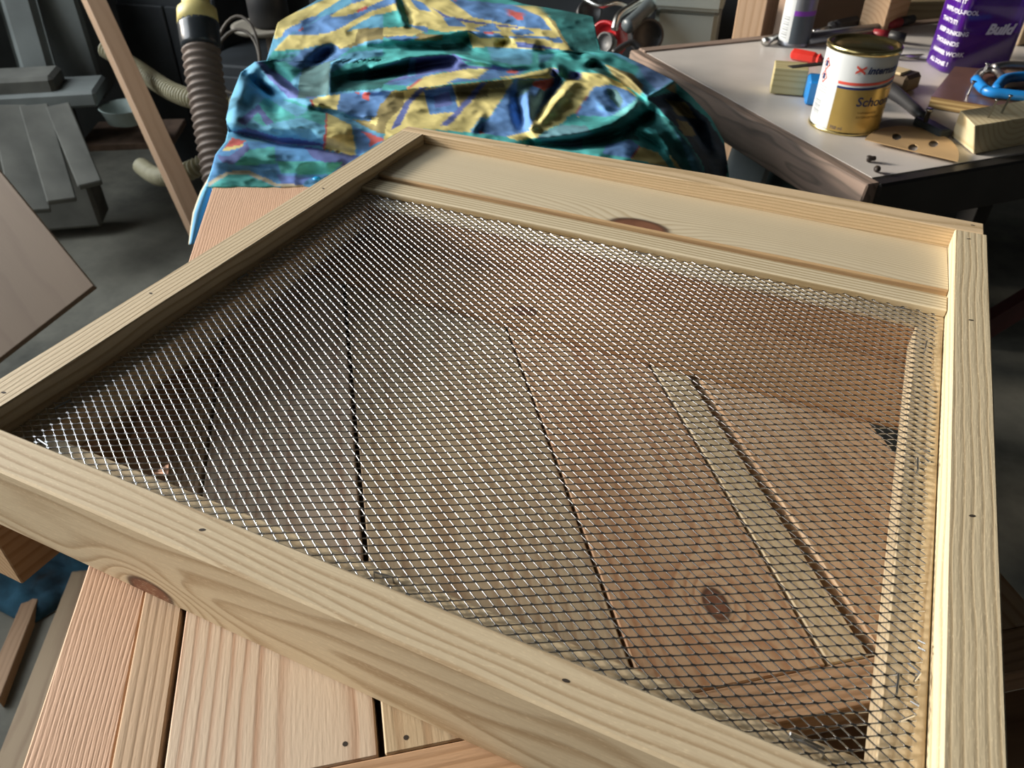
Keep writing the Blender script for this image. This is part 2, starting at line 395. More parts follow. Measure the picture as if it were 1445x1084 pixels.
# staples that hold the mesh
m_staple = metal('staple_steel', (0.45, 0.46, 0.47), 0.35)
def staple(x, y, ang, ln=0.036, lift=0.004, tilt=0.0):
    d = Vector((math.cos(ang), math.sin(ang), 0)); c = U(x, y, -0.0515 + lift * .3); h = ln / 2 * S
    p = [c - d * h - Vector((0, 0, 0.004)), c - d * h * .96 + Vector((0, 0, 0.0004)), c + d * h * .96 + Vector((0, 0, 0.0004 + tilt * S)), c + d * h + Vector((0, 0, -0.004 + tilt * S))]
    obj('staple', tube_bm(p, 0.00055, 5), m_staple, tray)
for a in ((1.696, 1.163, 1.5), (1.696, 0.716, 1.62), (1.690, 0.198, 1.55), (0.950, 1.307, 0.05), (1.638, 1.312, -0.1), (0.124, 1.296, 0.2), (0.025, 0.725, 1.5), (0.038, 0.139, 1.4), (0.104, 0.036, -0.15), (0.896, 0.045, 0.1)):
    staple(*a)
staple(1.582, 0.046, -0.12, 0.048, tilt=0.0)
obj('staple', tube_bm([U(1.556, 0.040, -0.030), U(1.575, 0.046, -0.040), U(1.604, 0.05, -0.050)], 0.0007, 6), m_staple, tray, label='half driven staple standing proud')
# bent cut ends of the mesh beside the right ledge
for (px, py, qx, qy) in ((1296, 904, 1306, 909), (1296, 914, 1306, 919), (1281, 936, 1299, 950), (1299, 950, 1290, 962), (1285, 990, 1297, 997), (1270, 1018, 1290, 1010), (1300, 643, 1312, 652), (1301, 634, 1313, 638)):
    obj('cut_strand', tube_bm([at(px, py, -0.050 * S), at(qx, qy, -0.046 * S)], 0.0005, 5), m_mesh, tray)
# nail holes in the rims
m_hole = plain('nail_hole_dark', (0.035, 0.025, 0.018), 0.8)
for (x, y) in ((0.594, -0.035), (1.253, -0.034), (-0.058, 0.502), (-0.037, 0.079), (-0.045, 1.197), (0.381, 1.795), (1.775, 0.553), (1.772, 1.689), (1.776, 1.235), (1.783, 1.786)):
    bm = lathe([(0.0011, -0.002), (0.0011, 0.0001)], 10)
    for v in bm.verts: v.co.x *= 1.5; v.co.y *= 0.75
    obj('nail', bm, m_hole, tray, Matrix.Translation(U(x, y, 0.0)) @ Matrix.Rotation(random.uniform(-.3, .5), 4, 'Z'), label='sunken nail in a dark hole')

# ------------------------------------------------------------------ the boarded gate the tray lies on
TH = math.radians(36.87); UU = Vector((math.cos(TH), math.sin(TH), 0)); VV = Vector((-math.sin(TH), math.cos(TH), 0))
def G(u, v, z): return UU * (u * S) + VV * (v * S) + Vector((0, 0, z * S))
gate = thing('boarded_gate', 'flat boarded pine gate with a bottom rail, lying on the bench under the tray', 'gate', G(1.1, 0.2, -0.27))
def gboard(name, u0, u1, v0, v1, mat, z1=-0.2012, z0=-0.268, **k):
    c = G((u0 + u1) / 2, (v0 + v1) / 2, (z0 + z1) / 2); mw = frame_m(c, VV)
    return obj(name, box((v1 - v0) * S, (u1 - u0) * S, (z1 - z0) * S, 0.0007), mat, gate, mw, **k)
wg = {}
gboard('stile', 0.300, 0.371, -0.95, 0.98, wood('gate_stile', (0.60, 0.44, 0.30), (0.34, 0.22, 0.13), ring=0.0040, pith=(0.08, 0.0), warp=0.003, seed=21, rough=0.7))
gboard('board', 0.380, 0.703, -0.727, 0.98, wood('gate_board_a', (0.68, 0.55, 0.42), (0.47, 0.29, 0.19), ring=0.0056, pith=(-0.022, -0.02), tilt=0.01, warp=0.004, seed=22))
gboard('board', 0.714, 1.139, -0.727, 0.98, wood('gate_board_b', (0.56, 0.44, 0.29), (0.40, 0.26, 0.15), ring=0.007, pith=(0.015, -0.025), tilt=0.02, warp=0.006, seed=23))
gboard('board', 1.146, 1.470, -0.727, 0.98, wood('gate_board_c', (0.62, 0.43, 0.27), (0.44, 0.22, 0.11), ring=0.006, pith=(0.0, -0.022), warp=0.006, seed=24, knots=[(-0.195, -0.008, 0.009, 0.0058)], stain=(0.38, 0.18, 0.08), stain_amt=0.6))
gboard('board', 1.477, 1.553, -0.727, 0.98, wood('gate_board_d', (0.66, 0.54, 0.36), (0.50, 0.38, 0.22), ring=0.006, pith=(0.05, 0.0), seed=25))
gboard('board', 1.578, 1.905, -0.727, 0.98, wood('gate_board_e', (0.68, 0.49, 0.32), (0.48, 0.28, 0.15), ring=0.006, pith=(0.01, -0.024), seed=26, stain=(0.40, 0.22, 0.11), stain_amt=0.5))
mw = frame_m(G(1.13, -0.768, -0.235), UU)
obj('bottom_rail', box(1.50 * S, 0.078 * S, 0.067 * S, 0.0007), wood('gate_rail', (0.56, 0.36, 0.22), (0.36, 0.21, 0.11), ring=0.004, pith=(0.05, -0.03), seed=27), gate, mw)
for (px, py) in ((487, 1050), (573, 1041)):
    obj('nail', lathe([(0.0012, -0.002), (0.0012, 0.0001)], 10), m_hole, gate, Matrix.Translation(at(px, py, -0.2012 * S)), label='sunken nail in a dark hole')
# curled wood chip on the gate
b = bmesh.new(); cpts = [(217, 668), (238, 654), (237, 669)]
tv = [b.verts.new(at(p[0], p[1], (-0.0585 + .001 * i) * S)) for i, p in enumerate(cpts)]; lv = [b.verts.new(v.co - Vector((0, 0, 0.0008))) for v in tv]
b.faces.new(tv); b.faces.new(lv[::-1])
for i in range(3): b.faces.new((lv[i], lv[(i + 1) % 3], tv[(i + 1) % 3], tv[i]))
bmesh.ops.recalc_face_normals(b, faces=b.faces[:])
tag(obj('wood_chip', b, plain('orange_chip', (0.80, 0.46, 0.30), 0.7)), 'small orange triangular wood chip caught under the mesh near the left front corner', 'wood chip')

# ------------------------------------------------------------------ the bench
bench = thing('workbench', 'long low bench with a reddish brown plank top, under the gate and the patterned sheet', 'workbench', U(0.2, 0.9, -3.0))
mred = wood('reddish_plank', (0.62, 0.40, 0.27), (0.42, 0.24, 0.15), ring=0.0019, pith=(0.06, -0.03), warp=0.004, seed=31, bump=0.35, contrast=0.2, fibre=0.32)
ZB = -0.206
_a, _b = at(30, 1084, ZB * S), at(300, 265, ZB * S)
p_near = np.array([_a.x, _a.y]) / S; p_far = np.array([_b.x, _b.y]) / S; dv = (p_far - p_near) / np.linalg.norm(p_far - p_near); du = np.array([dv[1], -dv[0]])
def Bp(u, v): q = p_near + dv * v + du * u; return (q[0] * S, q[1] * S)
def Gp(u, v): q = G(u, v, 0); return (q.x, q.y)
mw = frame_m(Vector((*Bp(0.1, 0.8), ZB * S - 0.01)), Vector((dv[0], dv[1], 0)))
obj('plank', prism([Bp(0, -0.9), Gp(0.2985, -1.6), Gp(0.2985, 0.99), Gp(1.30, 0.99), Bp(1.10, 3.6), Bp(0.25, 3.6), Bp(0.0, 2.9)], -0.268 * S, ZB * S, mw, 0.001), mred, bench, mw, label='reddish sawn plank')
mw3 = frame_m(Vector((*Bp(0.6, 1.5), -0.31 * S)), Vector((dv[0], dv[1], 0)))
obj('bench_bed', prism([Bp(0.03, -0.9), Gp(1.25, -.7), Gp(1.25, 1.4), Bp(1.05, 3.5), Bp(0.28, 3.5), Bp(0.03, 2.85)], -0.36 * S, -0.269 * S, mw3, 0.001), wood('dark_bench_wood_bed', (0.22, 0.13, 0.07), (0.12, 0.065, 0.035), ring=0.006, seed=32), bench, mw3)
ZB = -0.268
mdk = wood('dark_bench_wood', (0.22, 0.13, 0.07), (0.12, 0.065, 0.035), ring=0.006, seed=33)
for (u, v, hw) in ((0.25, -0.6, .1), (0.25, 1.5, .1), (0.45, 3.3, .1), (0.95, 3.3, .1), (0.95, 1.2, .1)):
    c = Vector((*Bp(u, v), 0)); zt = (ZB - 0.092) * S
    obj('leg', box(0.06, 0.06, zt - ZF), mdk, bench, frame_m((c.x, c.y, (zt + ZF) / 2), (dv[0], dv[1], 0)))
mw = frame_m(G(1.75, -0.98, -0.40), UU)
trest = thing('trestle', 'dark brown wooden trestle beam under the right end of the gate', 'trestle', G(1.75, -0.98, -3.0))
obj('beam', box(1.4 * S, 0.42 * S, 0.10 * S, 0.001), wood('trestle_beam', (0.33, 0.20, 0.11), (0.20, 0.11, 0.055), ring=0.006, seed=34), trest, mw)
for du_ in (-0.5, 0.5):
    zt = -0.452 * S; c = G(1.75 + du_, -0.98, 0)
    obj('leg', box(0.05, 0.06, zt - ZF), mdk, trest, frame_m((c.x, c.y, (zt + ZF) / 2), UU))

# offcuts on the floor at the lower left
m_off = wood('offcut_tan', (0.40, 0.29, 0.18), (0.30, 0.2, 0.12), ring=0.008, seed=41)
def flat_board(name, quad, z, th, mat, label, cat, group=None):
    pts = [at(p[0], p[1], z) for p in quad]; c = sum(pts, Vector()) / len(pts); mw = frame_m(c, pts[1] - pts[0])
    return tag(obj(name, prism([(p.x, p.y) for p in pts], z - th, z, mw, 0.001), mat, None, mw), label, cat, group)
flat_board('wide_plank', ((-40, 1160), (106, 795), (150, 795), (60, 1160)), ZF + 0.022, 0.022, m_off, 'wide pale plank on the floor beside the left edge of the bench', 'plank')
flat_board('narrow_lath', ((-12, 948), (44, 818), (64, 818), (-2, 990)), ZF + 0.02, 0.02, wood('lath', (0.42, 0.26, 0.15), (0.3, 0.17, 0.09), seed=42), 'thin reddish lath on the concrete at the lower left', 'lath')

# ------------------------------------------------------------------ the crumpled patterned sheet
Z1 = lambda p: (p[0] / 3.387 + 260, p[1] / 3.387); Z2 = lambda p: (p[0] / 4.714 + 540, p[1] / 4.714); Z3 = lambda p: (p[0] / 4.17 + 760, p[1] / 4.17)
cY, cT, cB, cL, cV = (.72, .62, .25), (.08, .42, .42), (.13, .28, .58), (.14, .40, .60), (.13, .17, .42)
cP, cG, cD, cYd, cW = (.62, .14, .13), (.10, .20, .21), (.035, .17, .17), (.30, .25, .11), (.5, .47, .36)
PATCH = []
def pa(zf, c, *pts): PATCH.append((c, [zf(p) for p in pts]))
pa(Z1, cL, (-200, -100), (1016, -100), (1016, 1100), (-200, 1100))
pa(Z2, cT, (0, -60), (4000, -60), (4000, 1400), (0, 1400))
pa(Z1, cY, (430, 100), (690, -10), (760, -10), (620, 80), (520, 150), (430, 190))
pa(Z1, cB, (480, 150), (520, 110), (620, 75), (650, 80), (540, 150), (460, 185))
pa(Z1, cY, (500, 110), (540, 95), (560, 105), (470, 150))
pa(Z1, cB, (520, 165), (660, 80), (780, 40), (1016, -30), (1016, 15), (880, 60), (720, 150), (620, 168))
pa(Z1, cY, (690, 78), (850, -10), (970, -10), (820, 62), (740, 80))
pa(Z1, cB, (800, 0), (900, -20), (860, 0), (800, 20))
pa(Z1, cP, (820, 50), (880, 25), (870, 45), (830, 58)); pa(Z1, cP, (545, 148), (570, 130), (570, 145))
pa(Z1, cY, (420, 248), (500, 168), (640, 165), (720, 148), (880, 58), (1016, 12), (1016, 50), (900, 75), (800, 130), (720, 200), (560, 235))
pa(Z1, cT, (395, 292), (420, 245), (560, 235), (620, 240), (420, 295))
pa(Z1, cL, (480, 260), (560, 235), (600, 245), (540, 265))
pa(Z1, cB, (560, 240), (720, 215), (790, 240), (700, 300), (560, 360), (480, 330))
pa(Z1, cT, (350, 290), (480, 290), (560, 340), (500, 400), (430, 370)); pa(Z1, cV, (340, 290), (370, 290), (560, 440), (640, 470), (500, 470), (410, 380))
pa(Z1, cYd, (830, 135), (1016, 130), (1016, 185), (900, 190), (800, 225), (740, 232), (720, 205)); pa(Z1, cY, (700, 205), (780, 150), (830, 140), (815, 200), (750, 232))
pa(Z1, cG, (560, 330), (700, 290), (690, 455), (540, 470)); pa(Z1, cT, (800, 230), (1016, 190), (1016, 300), (800, 370), (700, 440), (700, 300))
pa(Z1, cL, (700, 290), (800, 250), (1016, 230), (1016, 250), (780, 300), (700, 350)); pa(Z1, cD, (700, 370), (1016, 300), (1016, 400), (900, 430), (700, 440))
pa(Z1, cT, (520, 480), (680, 540), (670, 600), (560, 560), (380, 600), (300, 560), (380, 470)); pa(Z1, cL, (350, 380), (440, 470), (600, 520), (540, 560), (400, 470))
pa(Z1, cV, (255, 580), (355, 498), (425, 585), (395, 600), (355, 535), (290, 600))
pa(Z1, cV, (230, 630), (300, 610), (460, 660), (680, 640), (670, 700), (460, 690)); pa(Z1, cL, (460, 610), (670, 600), (670, 690), (520, 660))
pa(Z1, cY, (610, 480), (640, 465), (745, 448), (732, 525), (620, 512)); pa(Z1, cP, (604, 478), (614, 478), (622, 512), (610, 510))
pa(Z1, cY, (682, 540), (800, 600), (822, 748), (670, 712)); pa(Z1, cP, (676, 540), (686, 540), (676, 712), (666, 710))
pa(Z1, cB, (745, 448), (1000, 432), (930, 540), (880, 590), (730, 525)); pa(Z1, cP, (855, 440), (890, 442), (882, 485), (850, 468)); pa(Z1, cP, (805, 440), (840, 442), (835, 455))
pa(Z1, cYd, (1000, 432), (1020, 432), (1020, 660), (900, 625), (800, 570), (910, 582), (935, 500))
pa(Z1, cB, (808, 605), (960, 660), (830, 748)); pa(Z1, cP, (845, 625), (960, 665), (880, 705), (890, 670)); pa(Z1, cY, (900, 560), (930, 560), (915, 600), (890, 590))
pa(Z1, (.10, .30, .60), (110, 870), (150, 735), (200, 685), (340, 678), (560, 698), (840, 748), (600, 890), (440, 890), (300, 825), (200, 835))
pa(Z1, cT, (240, 790), (290, 720), (430, 700), (440, 785)); pa(Z1, cV, (150, 735), (180, 745), (220, 745), (300, 685), (312, 715), (235, 785), (180, 775))
pa(Z1, cV, (570, 700), (840, 748), (760, 795), (620, 760)); pa(Z1, cT, (440, 770), (760, 775), (700, 835), (460, 830)); pa(Z1, (.12, .20, .52), (440, 835), (600, 850), (560, 885), (470, 880))
pa(Z1, cP, (190, 705), (230, 660), (295, 672), (280, 690), (200, 705)); pa(Z1, cY, (175, 722), (200, 703), (285, 690), (270, 705), (200, 722))
pa(Z1, cW, (115, 875), (200, 820), (310, 815), (440, 875), (570, 885), (560, 905), (430, 890), (300, 832), (210, 835), (120, 890))
pa(Z1, cT, (110, 900), (205, 838), (300, 835), (430, 893), (440, 910), (120, 910))
# second view
pa(Z2, cY, (120, -30), (420, -30), (900, 130), (1180, 210), (1270, 350), (780, 322), (600, 322), (560, 200), (400, 215), (180, 165))
pa(Z2, cB, (420, -20), (560, 0), (900, 35), (1040, 70), (1160, 190), (1220, 215), (900, 175), (600, 115))
pa(Z2, cV, (330, 50), (420, 100), (600, 140), (900, 180), (900, 190), (560, 150), (400, 110)); pa(Z2, cB, (840, 240), (1080, 240), (1220, 270), (1200, 280), (1050, 255), (840, 252))
pa(Z2, cP, (835, 60), (870, 65), (885, 85), (930, 80), (935, 130), (895, 130), (860, 100), (838, 112)); pa(Z2, cP, (465, -5), (490, -5), (480, 10))
pa(Z2, cY, (885, 38), (1020, 38), (1110, 110), (1270, 350), (1180, 265), (1050, 110)); pa(Z2, cYd, (1030, 50), (1060, 70), (1180, 170), (1260, 340), (1200, 270), (1110, 130))
for q in (((400, 118), (480, 112), (558, 180), (440, 176)), ((608, 190), (730, 152), (785, 208), (650, 212)), ((848, 203), (960, 188), (1012, 222), (900, 237)), ((1118, 262), (1180, 245), (1205, 282), (1140, 282)), ((180, -10), (260, 15), (325, 75), (240, 68))): pa(Z2, cB, *q)
pa(Z2, cB, (560, 205), (770, 220), (810, 250), (640, 250)); pa(Z2, cP, (670, 212), (740, 212), (735, 224), (680, 224)); pa(Z2, cV, (880, 275), (1050, 300), (1180, 330), (900, 315))
pa(Z2, cD, (1040, 45), (1340, 100), (1340, 355), (1265, 345), (1190, 180), (1100, 100))
pa(Z2, cYd, (210, 270), (230, 220), (400, 235), (400, 265)); pa(Z2, cY, (0, 185), (200, 180), (300, 200), (200, 240), (0, 240)); pa(Z2, cB, (180, 165), (300, 180), (300, 225), (200, 180))
pa(Z2, cT, (0, 250), (200, 275), (470, 268), (600, 325), (590, 365), (480, 362), (180, 385), (0, 425)); pa(Z2, cB, (0, 250), (150, 235), (250, 250), (150, 275)); pa(Z2, cD, (380, 300), (520, 280), (600, 330), (580, 365), (420, 360))
pa(Z2, cT, (590, 318), (692, 312), (690, 392), (600, 372)); pa(Z2, cL, (692, 312), (1000, 330), (990, 425), (860, 432), (720, 398)); pa(Z2, cT, (1000, 330), (1250, 335), (1330, 370), (1330, 440), (1000, 425)); pa(Z2, (.12, .55, .52), (1000, 335), (1060, 340), (1100, 400), (1020, 420))
pa(Z2, cV, (0, 445), (190, 384), (480, 362), (560, 400), (760, 440), (820, 460), (400, 480), (200, 520), (0, 565)); pa(Z2, cD, (0, 450), (180, 388), (170, 490), (0, 560)); pa(Z2, cL, (185, 385), (225, 385), (215, 500), (160, 510)); pa(Z2, (.12, .55, .55), (530, 400), (740, 425), (720, 450), (560, 432))
pa(Z2, cT, (0, 560), (120, 545), (170, 585), (0, 600)); pa(Z2, cB, (0, 600), (50, 600), (0, 690))
pa(Z2, cB, (0, 560), (200, 515), (300, 490), (400, 475), (280, 515), (160, 570)); pa(Z2, cY, (160, 582), (280, 508), (560, 458), (705, 462), (625, 525), (300, 582), (160, 600)); pa(Z2, cP, (155, 590), (250, 520), (270, 520), (175, 595))
pa(Z2, cB, (420, 555), (500, 520), (620, 525), (705, 462), (960, 458), (880, 512), (640, 535)); pa(Z2, cP, (820, 468), (905, 466), (890, 490), (828, 488))
pa(Z2, cY, (760, 518), (900, 498), (1140, 448), (1180, 470), (1150, 522)); pa(Z2, cV, (1130, 450), (1180, 470), (1150, 520), (1120, 500))
pa(Z2, cY, (0, 940), (50, 690), (60, 610), (270, 588), (880, 520), (720, 765), (580, 880), (160, 850)); pa(Z2, cYd, (60, 620), (140, 610), (140, 700), (60, 780), (0, 850), (0, 700), (40, 680))
pa(Z2, cYd, (480, 570), (640, 560), (800, 530), (820, 580), (640, 600), (560, 680), (510, 700)); pa(Z2, cYd, (620, 560), (720, 540), (700, 640), (600, 660))
pa(Z2, cB, (275, 602), (466, 563), (502, 738), (318, 762)); pa(Z2, cV, (340, 640), (440, 610), (460, 700), (350, 720))
pa(Z2, cV, (55, 865), (150, 680), (245, 583), (292, 583), (190, 690), (115, 835)); pa(Z2, cV, (385, 838), (480, 740), (655, 550), (695, 545), (520, 750), (440, 835))
pa(Z2, cB, (880, 523), (1200, 518), (1150, 655), (990, 870), (820, 910), (580, 880), (720, 770)); pa(Z2, cG, (900, 530), (1010, 530), (980, 600), (890, 650)); pa(Z2, cP, (1000, 545), (1140, 518), (1140, 565), (1080, 605), (1000, 572)); pa(Z2, cP, (640, 870), (690, 885), (650, 892)); pa(Z2, cL, (580, 870), (660, 780), (690, 780), (620, 870))
pa(Z2, cY, (1225, 528), (1330, 540), (1330, 690), (1200, 805), (970, 870), (1080, 690)); pa(Z2, cY, (820, 910), (1060, 850), (1320, 770), (1080, 860), (1030, 915), (900, 935))
pa(Z2, (.12, .26, .36), (1030, 920), (1085, 850), (1330, 780), (1330, 990), (1040, 940))
# third view
pa(Z3, cD, (70, 50), (320, 90), (352, 305), (200, 305), (110, 160))
pa(Z3, cT, (0, 290), (120, 295), (330, 362), (300, 402), (0, 380)); pa(Z3, cL, (0, 320), (90, 320), (60, 360), (0, 370))
pa(Z3, cL, (250, 322), (460, 303), (700, 405), (810, 470), (640, 572), (540, 455), (330, 352)); pa(Z3, cT, (250, 322), (420, 310), (600, 400), (560, 460), (330, 352)); pa(Z3, (.16, .28, .55), (560, 350), (600, 350), (800, 465), (700, 540), (640, 480))
pa(Z3, cD, (295, 405), (340, 365), (450, 430), (570, 575), (470, 470)); pa(Z3, cYd, (380, 375), (560, 440), (620, 500), (600, 560), (500, 500))
pa(Z3, cY, (0, 740), (0, 690), (60, 610), (170, 470), (255, 430), (360, 430), (490, 490), (330, 510), (215, 665)); pa(Z3, cV, (170, 470), (180, 420), (255, 430), (250, 470)); pa(Z3, cP, (210, 665), (325, 512), (333, 516), (222, 668))
pa(Z3, cB, (325, 512), (400, 500), (490, 505), (585, 580), (500, 690), (210, 680)); pa(Z3, cG, (400, 520), (470, 530), (500, 600), (480, 640), (420, 580)); pa(Z3, (.15, .35, .68), (330, 590), (400, 620), (440, 680), (350, 640)); pa(Z3, cY, (400, 490), (490, 490), (580, 570), (500, 520))
pa(Z3, cT, (200, 690), (420, 690), (600, 575), (670, 620), (400, 795), (150, 835), (0, 800), (100, 720)); pa(Z3, (.14, .30, .36), (0, 800), (120, 735), (280, 740), (330, 800), (150, 840)); pa(Z3, (.2, .6, .6), (440, 680), (580, 580), (620, 600), (500, 690)); pa(Z3, cY, (0, 790), (0, 750), (170, 695), (150, 715))
pa(Z3, cD, (640, 640), (760, 700), (980, 1020), (840, 1020), (700, 830), (480, 820)); pa(Z3, cT, (590, 740), (690, 760), (760, 880), (640, 860), (560, 790)); pa(Z3, (.07, .20, .28), (800, 760), (900, 860), (980, 1020), (900, 1000))
pa(Z3, cB, (400, 850), (540, 820), (592, 860), (545, 930), (380, 905)); pa(Z3, cY, (590, 862), (700, 895), (775, 985), (540, 935)); pa(Z3, cY, (765, 900), (845, 1000), (800, 980)); pa(Z3, cP, (540, 930), (590, 860), (596, 864), (550, 934))
pa(Z3, (.04, .07, .11), (640, 575), (800, 540), (1000, 700), (1110, 880), (1110, 1100), (980, 1100), (970, 980), (880, 820), (760, 690)); pa(Z3, cYd, (750, 585), (860, 600), (930, 700), (820, 680)); pa(Z3, cYd, (800, 700), (880, 720), (930, 800), (860, 800)); pa(Z3, cYd, (750, 520), (810, 475), (815, 550), (780, 540))  # near-black area: darkness put into the colour where the sheet sinks

def in_poly(X, Y, poly):
    res = np.zeros(X.shape, bool); n = len(poly)
    for i in range(n):
        x1, y1 = poly[i]; x2, y2 = poly[(i + 1) % n]
        if y1 == y2: continue
        c = ((y1 > Y) != (y2 > Y)) & (X < (x2 - x1) * (Y - y1) / (y2 - y1) + x1)
        res ^= c
    return res
def poly_dist(X, Y, pts):                  # distance to a polyline and the parameter along it
    best = np.full(X.shape, 1e9); tt = np.zeros(X.shape); n = len(pts) - 1
    for i in range(n):
        ax, ay = pts[i]; bx, by = pts[i + 1]; dx, dy = bx - ax, by - ay
        t = np.clip(((X - ax) * dx + (Y - ay) * dy) / (dx * dx + dy * dy + 1e-9), 0, 1)
        d = np.hypot(X - ax - t * dx, Y - ay - t * dy); k = d < best
        best[k] = d[k]; tt[k] = (i + t[k]) / n
    return best, tt
LEFT = [(-14, 470), (5, 440), (25, 403), (32, 392), (60, 384), (86, 376), (87, 360), (102, 340), (140, 325), (168, 319), (183, 322), (200, 318), (218, 304), (240, 298), (251, 294), (264, 290)]
RIGHT = [(-14, 690), (-2, 715), (6, 740), (14, 790), (23, 837), (50, 842), (72, 848), (75, 872), (90, 905), (113, 950), (135, 975), (165, 1003), (200, 1022), (240, 1028), (264, 1030)]
RIDGES = [  # view, points, height, half width px
    (Z1, [(240, 600), (250, 480), (290, 390), (330, 310)], .010, 14), (Z1, [(250, 560), (420, 590), (600, 600), (760, 640)], .013, 17),
    (Z1, [(215, 625), (330, 655), (460, 690), (640, 705), (830, 750)], -.012, 7), (Z1, [(160, 770), (300, 730), (500, 750), (720, 780)], .008, 14),
    (Z1, [(300, 360), (390, 430), (470, 470)], -.018, 9), (Z1, [(400, 440), (440, 540)], -.009, 8), (Z1, [(345, 290), (440, 390), (540, 460), (640, 500)], .006, 6),
    (Z1, [(420, 350), (520, 420), (640, 450)], -.008, 9), (Z1, [(700, 290), (690, 440)], .006, 7), (Z1, [(560, 350), (640, 290), (720, 240)], -.007, 10),
    (Z1, [(640, 280), (700, 240)], -.007, 8), (Z1, [(620, 520), (760, 560), (900, 600)], -.006, 6), (Z1, [(600, 500), (700, 500), (860, 540)], .005, 9),
    (Z1, [(760, 380), (860, 370), (1000, 340)], -.014, 9),
    (Z2, [(-100, 590), (120, 595), (480, 560), (880, 520), (1160, 470)], .011, 8), (Z2, [(-60, 510), (130, 470), (320, 430), (440, 420)], -.016, 8),
    (Z2, [(-60, 450), (190, 375), (480, 358), (620, 400), (860, 445), (1040, 435)], .008, 5.5), (Z2, [(-100, 260), (250, 258), (400, 225), (560, 205), (780, 232), (1000, 300)], .009, 7),
    (Z2, [(200, 300), (400, 330), (580, 345)], -.006, 9), (Z2, [(540, 300), (590, 240)], -.005, 6), (Z2, [(780, 300), (830, 270)], -.006, 5),
    (Z2, [(110, -10), (180, 160)], -.006, 6), (Z2, [(80, -10), (150, 150)], .005, 6), (Z2, [(890, 640), (920, 830)], -.010, 7), (Z2, [(960, 620), (980, 760), (990, 840)], .007, 6),
    (Z2, [(1180, 530), (1100, 640), (1020, 780)], -.014, 8), (Z2, [(1260, 560), (1130, 700), (1000, 850)], .009, 9), (Z2, [(660, 780), (600, 870)], .004, 6),
    (Z2, [(1130, 455), (1150, 510)], -.006, 4), (Z2, [(1160, 450), (1200, 520)], .007, 4), (Z2, [(1270, 350), (1330, 380)], -.006, 6),
    (Z3, [(-10, 820), (150, 790), (300, 770), (450, 720), (600, 600), (680, 620)], .010, 9), (Z3, [(-40, 850), (200, 850), (420, 810), (600, 720), (680, 660)], -.016, 8),
    (Z3, [(680, 620), (780, 720), (900, 860), (970, 1010)], .016, 14), (Z3, [(590, 760), (720, 800), (800, 930)], .007, 8), (Z3, [(560, 770), (620, 800), (720, 870)], -.009, 6),
    (Z3, [(180, 470), (250, 440)], -.007, 5), (Z3, [(260, 425), (380, 430), (500, 500), (580, 580)], .007, 6), (Z3, [(330, 370), (300, 400)], -.006, 5),
    (Z3, [(340, 370), (480, 480), (600, 575)], -.010, 7), (Z3, [(330, 355), (520, 450), (640, 570), (740, 520), (810, 472)], .008, 5), (Z3, [(120, 295), (330, 360)], .005, 6),
    (Z3, [(430, 560), (490, 640)], -.006, 7), (Z3, [(340, 590), (430, 680)], .004, 6), (Z3, [(640, 600), (800, 600), (930, 740), (980, 900)], -.012, 10), (Z3, [(850, 600), (980, 720), (1060, 900)], .006, 9)]
